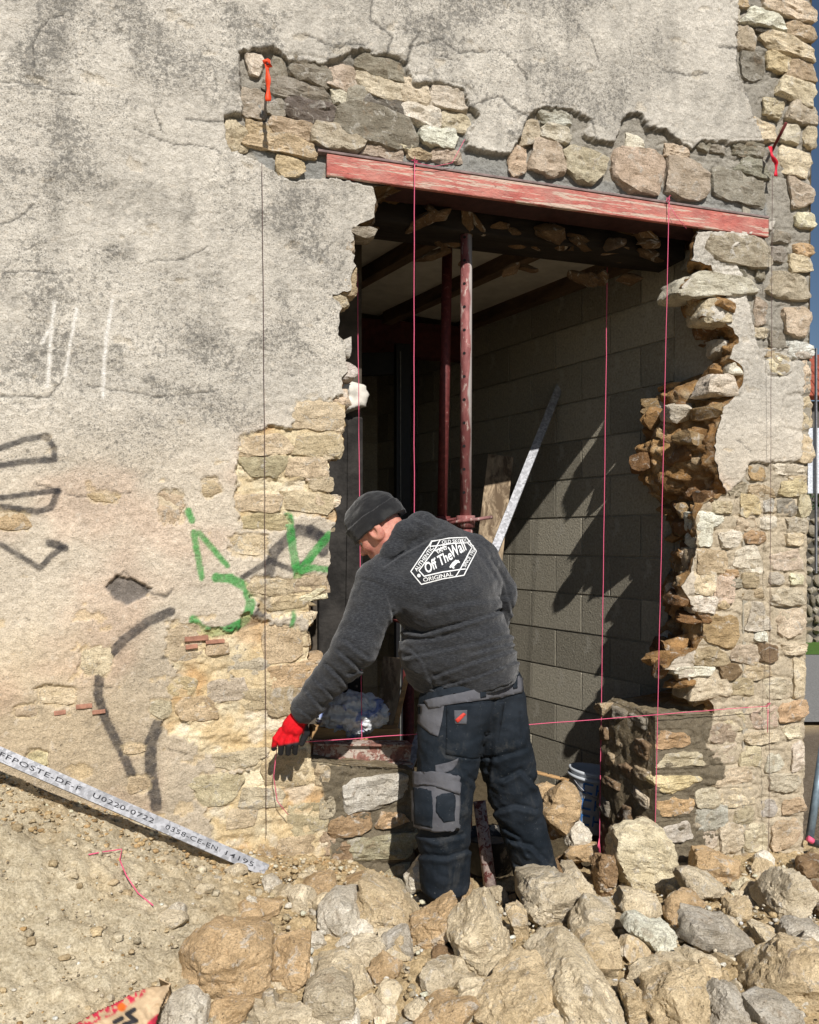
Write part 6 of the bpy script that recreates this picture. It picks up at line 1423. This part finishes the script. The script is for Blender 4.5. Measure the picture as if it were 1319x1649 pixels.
def patch(name, poly, step, bvh, off, mat, parent, thick=.003):
    pa = np.array(poly, float); xs = np.arange(pa[:, 0].min(), pa[:, 0].max() + step, step); ys = np.arange(pa[:, 1].min(), pa[:, 1].max() + step, step)
    Xs, Ys = np.meshgrid(xs, ys); sd = sdist(Xs, Ys, poly); keep = sd < step * .75
    # pull the outer ring onto the outline
    for i, j in np.argwhere(keep & (sd > -step * .6)):
        p = np.array([Xs[i, j], Ys[i, j]]); best = None
        for k in range(len(pa)):
            a_, b_ = pa[k], pa[(k + 1) % len(pa)]; dd = b_ - a_; h = np.clip(((p - a_) @ dd) / (dd @ dd), 0, 1); qq = a_ + h * dd; e = np.linalg.norm(p - qq)
            if best is None or e < best[0]: best = (e, qq)
        if best[0] < step * .8: Xs[i, j], Ys[i, j] = best[1]
    idd = np.arange(Xs.size).reshape(Xs.shape); Q_ = np.stack([idd[:-1, :-1], idd[1:, :-1], idd[1:, 1:], idd[:-1, 1:]], -1).reshape(-1, 4); Q_ = Q_[keep.ravel()[Q_].all(1)]
    return conform(name, np.stack([Xs.ravel(), Ys.ravel()], -1), Q_.tolist(), bvh, off, mat, parent, thick)
patch('waistband', [(684,1128),(740,1116),(800,1102),(848,1084),(850,1112),(800,1124),(740,1132),(716,1136),(692,1142)], 4, bvh_t, .003, M_GREY, trous, .004)
patch('side_panel', [(674,1134),(716,1134),(712,1160),(706,1186),(694,1182),(680,1170),(670,1160)], 4, bvh_t, .001, M_GREY, trous, .003)
patch('back_pocket', [(720,1136),(812,1130),(800,1216),(760,1222),(718,1214)], 4, bvh_t, .0005, M_NAVY, trous, .003)
patch('belt_loop', [(771,1104),(779,1102),(780,1122),(772,1124)], 2.5, bvh_t, .008, M_NAVY, trous, .003); patch('belt_loop', [(822,1090),(830,1088),(831,1108),(824,1110)], 2.5, bvh_t, .008, M_NAVY, trous, .003)
patch('pocket_edge', [(701,1232),(720,1228),(738,1221),(736,1230),(728,1240),(714,1246),(702,1246)], 2.5, bvh_t, .002, M_GREY, trous, .002)
cp = patch('cargo_pocket', [(668,1246),(700,1242),(739,1250),(736,1334),(702,1336),(669,1328)], 3.5, bvh_t, .004, M_GREY, trous, .014)
patch('pocket_panel', [(672,1268),(698,1274),(699,1330),(673,1324)], 3, bvh_t, .017, M_NAVY, cp or trous, .003); patch('pocket_panel', [(704,1282),(731,1272),(730,1318),(714,1322),(703,1306)], 3, bvh_t, .017, M_NAVY, cp or trous, .003)
patch('pocket_flap', [(667,1244),(700,1240),(740,1249),(737,1276),(714,1268),(700,1264),(684,1266),(669,1262)], 3, bvh_t, .020, M_GREY, cp or trous, .005)
patch('brand_tab', [(731,1144),(752,1143),(751,1166),(733,1166)], 2.5, bvh_t, .004, M_GREY, trous, .001); patch('tab_print', [(733,1158),(746,1147),(750,1150),(737,1164)], 2, bvh_t, .0062, mat_simple('red_tab_print', hexc(190, 60, 48), .6, bump=0), trous, .0006)
# boots
M_BOOT = mat_simple('black_boot_leather', (.02, .019, .018), .6, nscale=30, amp=.4, col2=hexc(120, 108, 90), t=(.56, .62))
for (e, toe) in ((LEG_L[2][0], -.20), (LEG_R[2][0], -.20)):
    a0 = e + np.array([0, 0, -.02]); fw = -.85 * R2 + .45 * F2
    ft = [(a0, .055), (a0 + (0, 0, -.07), .05), (a0 + fw * .08 + (0, 0, -.085), .045), (a0 + fw * .19 + (0, 0, -.095), .040)]
    lo, hi = bounds(ft, .02); Vq, Fq = nets(lambda P: np.maximum(chain(P, ft, .03), (a0[2] - .125) - P[..., 2]), lo, hi, .007)
    bo = link('boot', mesh_np('boot', Vq - org, Fq, M_BOOT, True), man)
    part('sole', boxes([(a0 + fw * .07 + (0, 0, -.135) - org, (.155, .048, .012), (fw / np.linalg.norm(fw), np.cross((0, 0, 1), fw) / np.linalg.norm(fw), (0, 0, 1)))]), M_HOLE, bo, bevel=.006)
# gloves
FING = [[q(453,1176,3.345,.0125), q(444,1190,3.335,.0125), q(441,1205,3.35,.0105)], [q(460,1180,3.34,.0130), q(453,1197,3.33,.0128), q(452,1212,3.35,.0108)],
        [q(469,1182,3.34,.0130), q(465,1199,3.332,.0126), q(464,1213,3.352,.0106)], [q(478,1181,3.345,.0125), q(476,1198,3.34,.0122), q(475,1212,3.36,.0104)]]
THUMB = [q(488,1162,3.365,.016), q(493,1180,3.38,.0145), q(486,1197,3.385,.012)]
PALM = [q(484,1150,3.35,.034), q(470,1166,3.348,.030), q(462,1175,3.345,.020), q(478,1176,3.348,.020)]
def sd_glove(P):
    d = chain(P, PALM[:2], .02); d = smin(d, cone(P, PALM[2][0], PALM[3][0], .019, .019), .03); d = smin(d, cone(P, PALM[1][0], PALM[3][0], .026, .018), .02)
    for f in FING: d = smin(d, chain(P, f, .004), .005)
    d = smin(d, chain(P, THUMB, .006), .012)
    return d - .0016 * ridged(P, 30, 3, 3)
lo, hi = bounds(PALM + THUMB + sum(FING, []), .01); Vg, Fg = nets(sd_glove, lo, hi, .0024)
gx_, gy_, gt_ = to_px(Vg); dk = np.maximum(sstep(1197, 1202, gy_ + .2 * (gx_ - 455)), sstep(3.357, 3.368, gt_)); dk = np.maximum(dk, sstep(483, 488, gx_ - (1190 - gy_) * .25) * sstep(1160, 1170, gy_))
gc_ = hexc(206, 16, 28) * (1 - dk[:, None]) + np.array([.020, .020, .022]) * dk[:, None]
M_GLOVE, nt, b_ = new_mat('knit_work_glove'); n = N(nt); n.set(b_.inputs['Base Color'], n.mix(1.0, attr(n, 'Col'), n.mix(n.ramp(n.noise(n.coord(), 60, 4), .3, .7), (.75, .75, .75), (1.1, 1.1, 1.1)), 'MULTIPLY')); b_.inputs['Roughness'].default_value = .8
n.bump(b_, n.noise(n.map(n.coord(), (1, 1, .4)), 500, 2), .001)
link('glove', mesh_np('glove', Vg - org, Fg, M_GLOVE, True, gc_), man)
g2 = PT(788, 1044, 3.77) - PT(484, 1150, 3.35)                       # the other hand, hidden in front of the body
Vg2 = (Vg - PT(484, 1150, 3.35)); Vg2 = Vg2 - 2 * (Vg2 @ R2)[:, None] * R2 * 0 + PT(788, 1048, 3.76)
link('glove', mesh_np('glove', Vg2 - org, Fg, M_GLOVE, True, gc_), man)
# drawn emblem on the back
M_PRINT = mat_simple('white_screen_print', (.72, .72, .70), .8, nscale=260, amp=.14, bump=0)
E = lambda L: [(640 + x / 8.244, 840 + y / 8.244) for x, y in L]
emb = bpy.data.objects.new('back_print', None); COL.objects.link(emb); emb.parent = hood
def stroke(pts, w, closed=False):
    P = resample(pts, 1.6, closed); 
    if closed: P = np.vstack([P, P[:1]])
    T = np.gradient(P, axis=0)
    if closed: T[0] = T[-1] = P[1] - P[-2]
    T /= np.maximum(np.linalg.norm(T, axis=1), 1e-6)[:, None]; Nn = np.stack([-T[:, 1], T[:, 0]], -1)
    V2 = np.empty((2 * len(P), 2)); V2[0::2] = P - Nn * w / 2; V2[1::2] = P + Nn * w / 2
    return V2, [[2 * k, 2 * k + 1, 2 * k + 3, 2 * k + 2] for k in range(len(P) - 1)]
parts_ = []
for pts, cl in ((E([(180,665),(455,262),(680,222),(910,212),(1045,395),(880,715),(600,760),(320,835)]), True), (E([(288,655),(530,322),(730,292),(925,285),(985,345),(830,640),(600,672),(355,728)]), True),
    (E([(430,332),(530,322)]), False), (E([(565,245),(500,362)]), False), (E([(455,262),(430,332)]), False), (E([(770,730),(830,640)]), False), (E([(815,640),(905,632)]), False), (E([(960,300),(1010,330)]), False), (E([(925,285),(960,255)]), False)):
    V2, F_ = stroke(pts, 1.7, cl); parts_.append((np.hstack([V2, np.zeros((len(V2), 1))]), F_))
Vl, Fl = merge(parts_)
def both(o_name, V2, F_, off=.0022): return conform(o_name, V2, F_, bvh_h, off, M_PRINT, emb_parent, 0, False)
emb_parent = hood
bpy.data.objects.remove(emb)
bp = conform('back_print', Vl[:, :2], Fl, bvh_h, .0022, M_PRINT, hood, 0, False)
def set_text(txt, a, b, h, shear=0.0, off=0.0, name='print_text', arc=0.0, sp=1.0):
    """text whose baseline runs from a to b (photo pixels of the traced print), h tall"""
    V2, F_ = text_mesh(txt, shear, off, sp)
    V2 = V2.copy(); V2[:, 0] -= V2[:, 0].min(); W = V2[:, 0].max(); a = np.array(a, float); b = np.array(b, float); d = b - a; L = np.linalg.norm(d); d /= L; up = np.array([d[1], -d[0]])
    x = V2[:, 0] / W; y = V2[:, 1] / .70 * h
    P = a + d * (x * L)[:, None] + up * (y + arc * 4 * x * (1 - x))[:, None]
    # subdivide nothing: letters are small against the folds
    return conform(name, P, F_, bvh_h, .0024, M_PRINT, hood if name == 'x' else bp, 0, False)
e = lambda x, y: E([(x, y)])[0]
set_text('AUTHENTIC', e(262, 668), e(486, 352), 6.2, off=.012, name='lettering'); set_text('OLD SKOOL', e(590, 300), e(925, 268), 5.6, off=.012, name='lettering')
set_text('ORIGINAL', e(348, 800), e(738, 718), 6.2, off=.012, name='lettering'); set_text('SINCE 1966', e(900, 612), e(1040, 368), 5.6, off=.012, name='lettering')
set_text('VANS', e(530, 440), e(660, 365), 8.5, off=.014, name='lettering', shear=-.0); set_text('Off The', e(400, 690), e(745, 490), 16, .32, .018, 'lettering'); set_text('Wall', e(745, 480), e(938, 362), 19, .32, .018, 'lettering')
V2, F_ = stroke(E([(490,392),(530,378),(652,328)]), 1.5); conform('lettering', V2, F_, bvh_h, .0024, M_PRINT, bp, 0, False)
V2, F_ = stroke(E([(712,606),(745,565),(790,525)]), 6.0); conform('skateboard_print', V2, F_, bvh_h, .0024, M_PRINT, bp, 0, False)
V2, F_ = stroke(E([(690,612),(716,598)]), 2.5); conform('skateboard_print', V2, F_, bvh_h, .0024, M_PRINT, bp, 0, False); V2, F_ = stroke(E([(795,515),(822,550)]), 2.5); conform('skateboard_print', V2, F_, bvh_h, .0024, M_PRINT, bp, 0, False)
for cx_, cy_ in ((288, 720), (740, 618)):
    an = np.linspace(0, 2 * math.pi, 13)[:-1]; r_ = 2.8 if cx_ < 300 else 1.6; x0, y0 = e(cx_, cy_); V2 = np.array([(x0, y0)] + [(x0 + r_ * math.cos(a), y0 + r_ * math.sin(a)) for a in an]); conform('print_dot', V2, [[0, k + 1, (k + 1) % 12 + 1] for k in range(12)], bvh_h, .0024, M_PRINT, bp, 0, False)
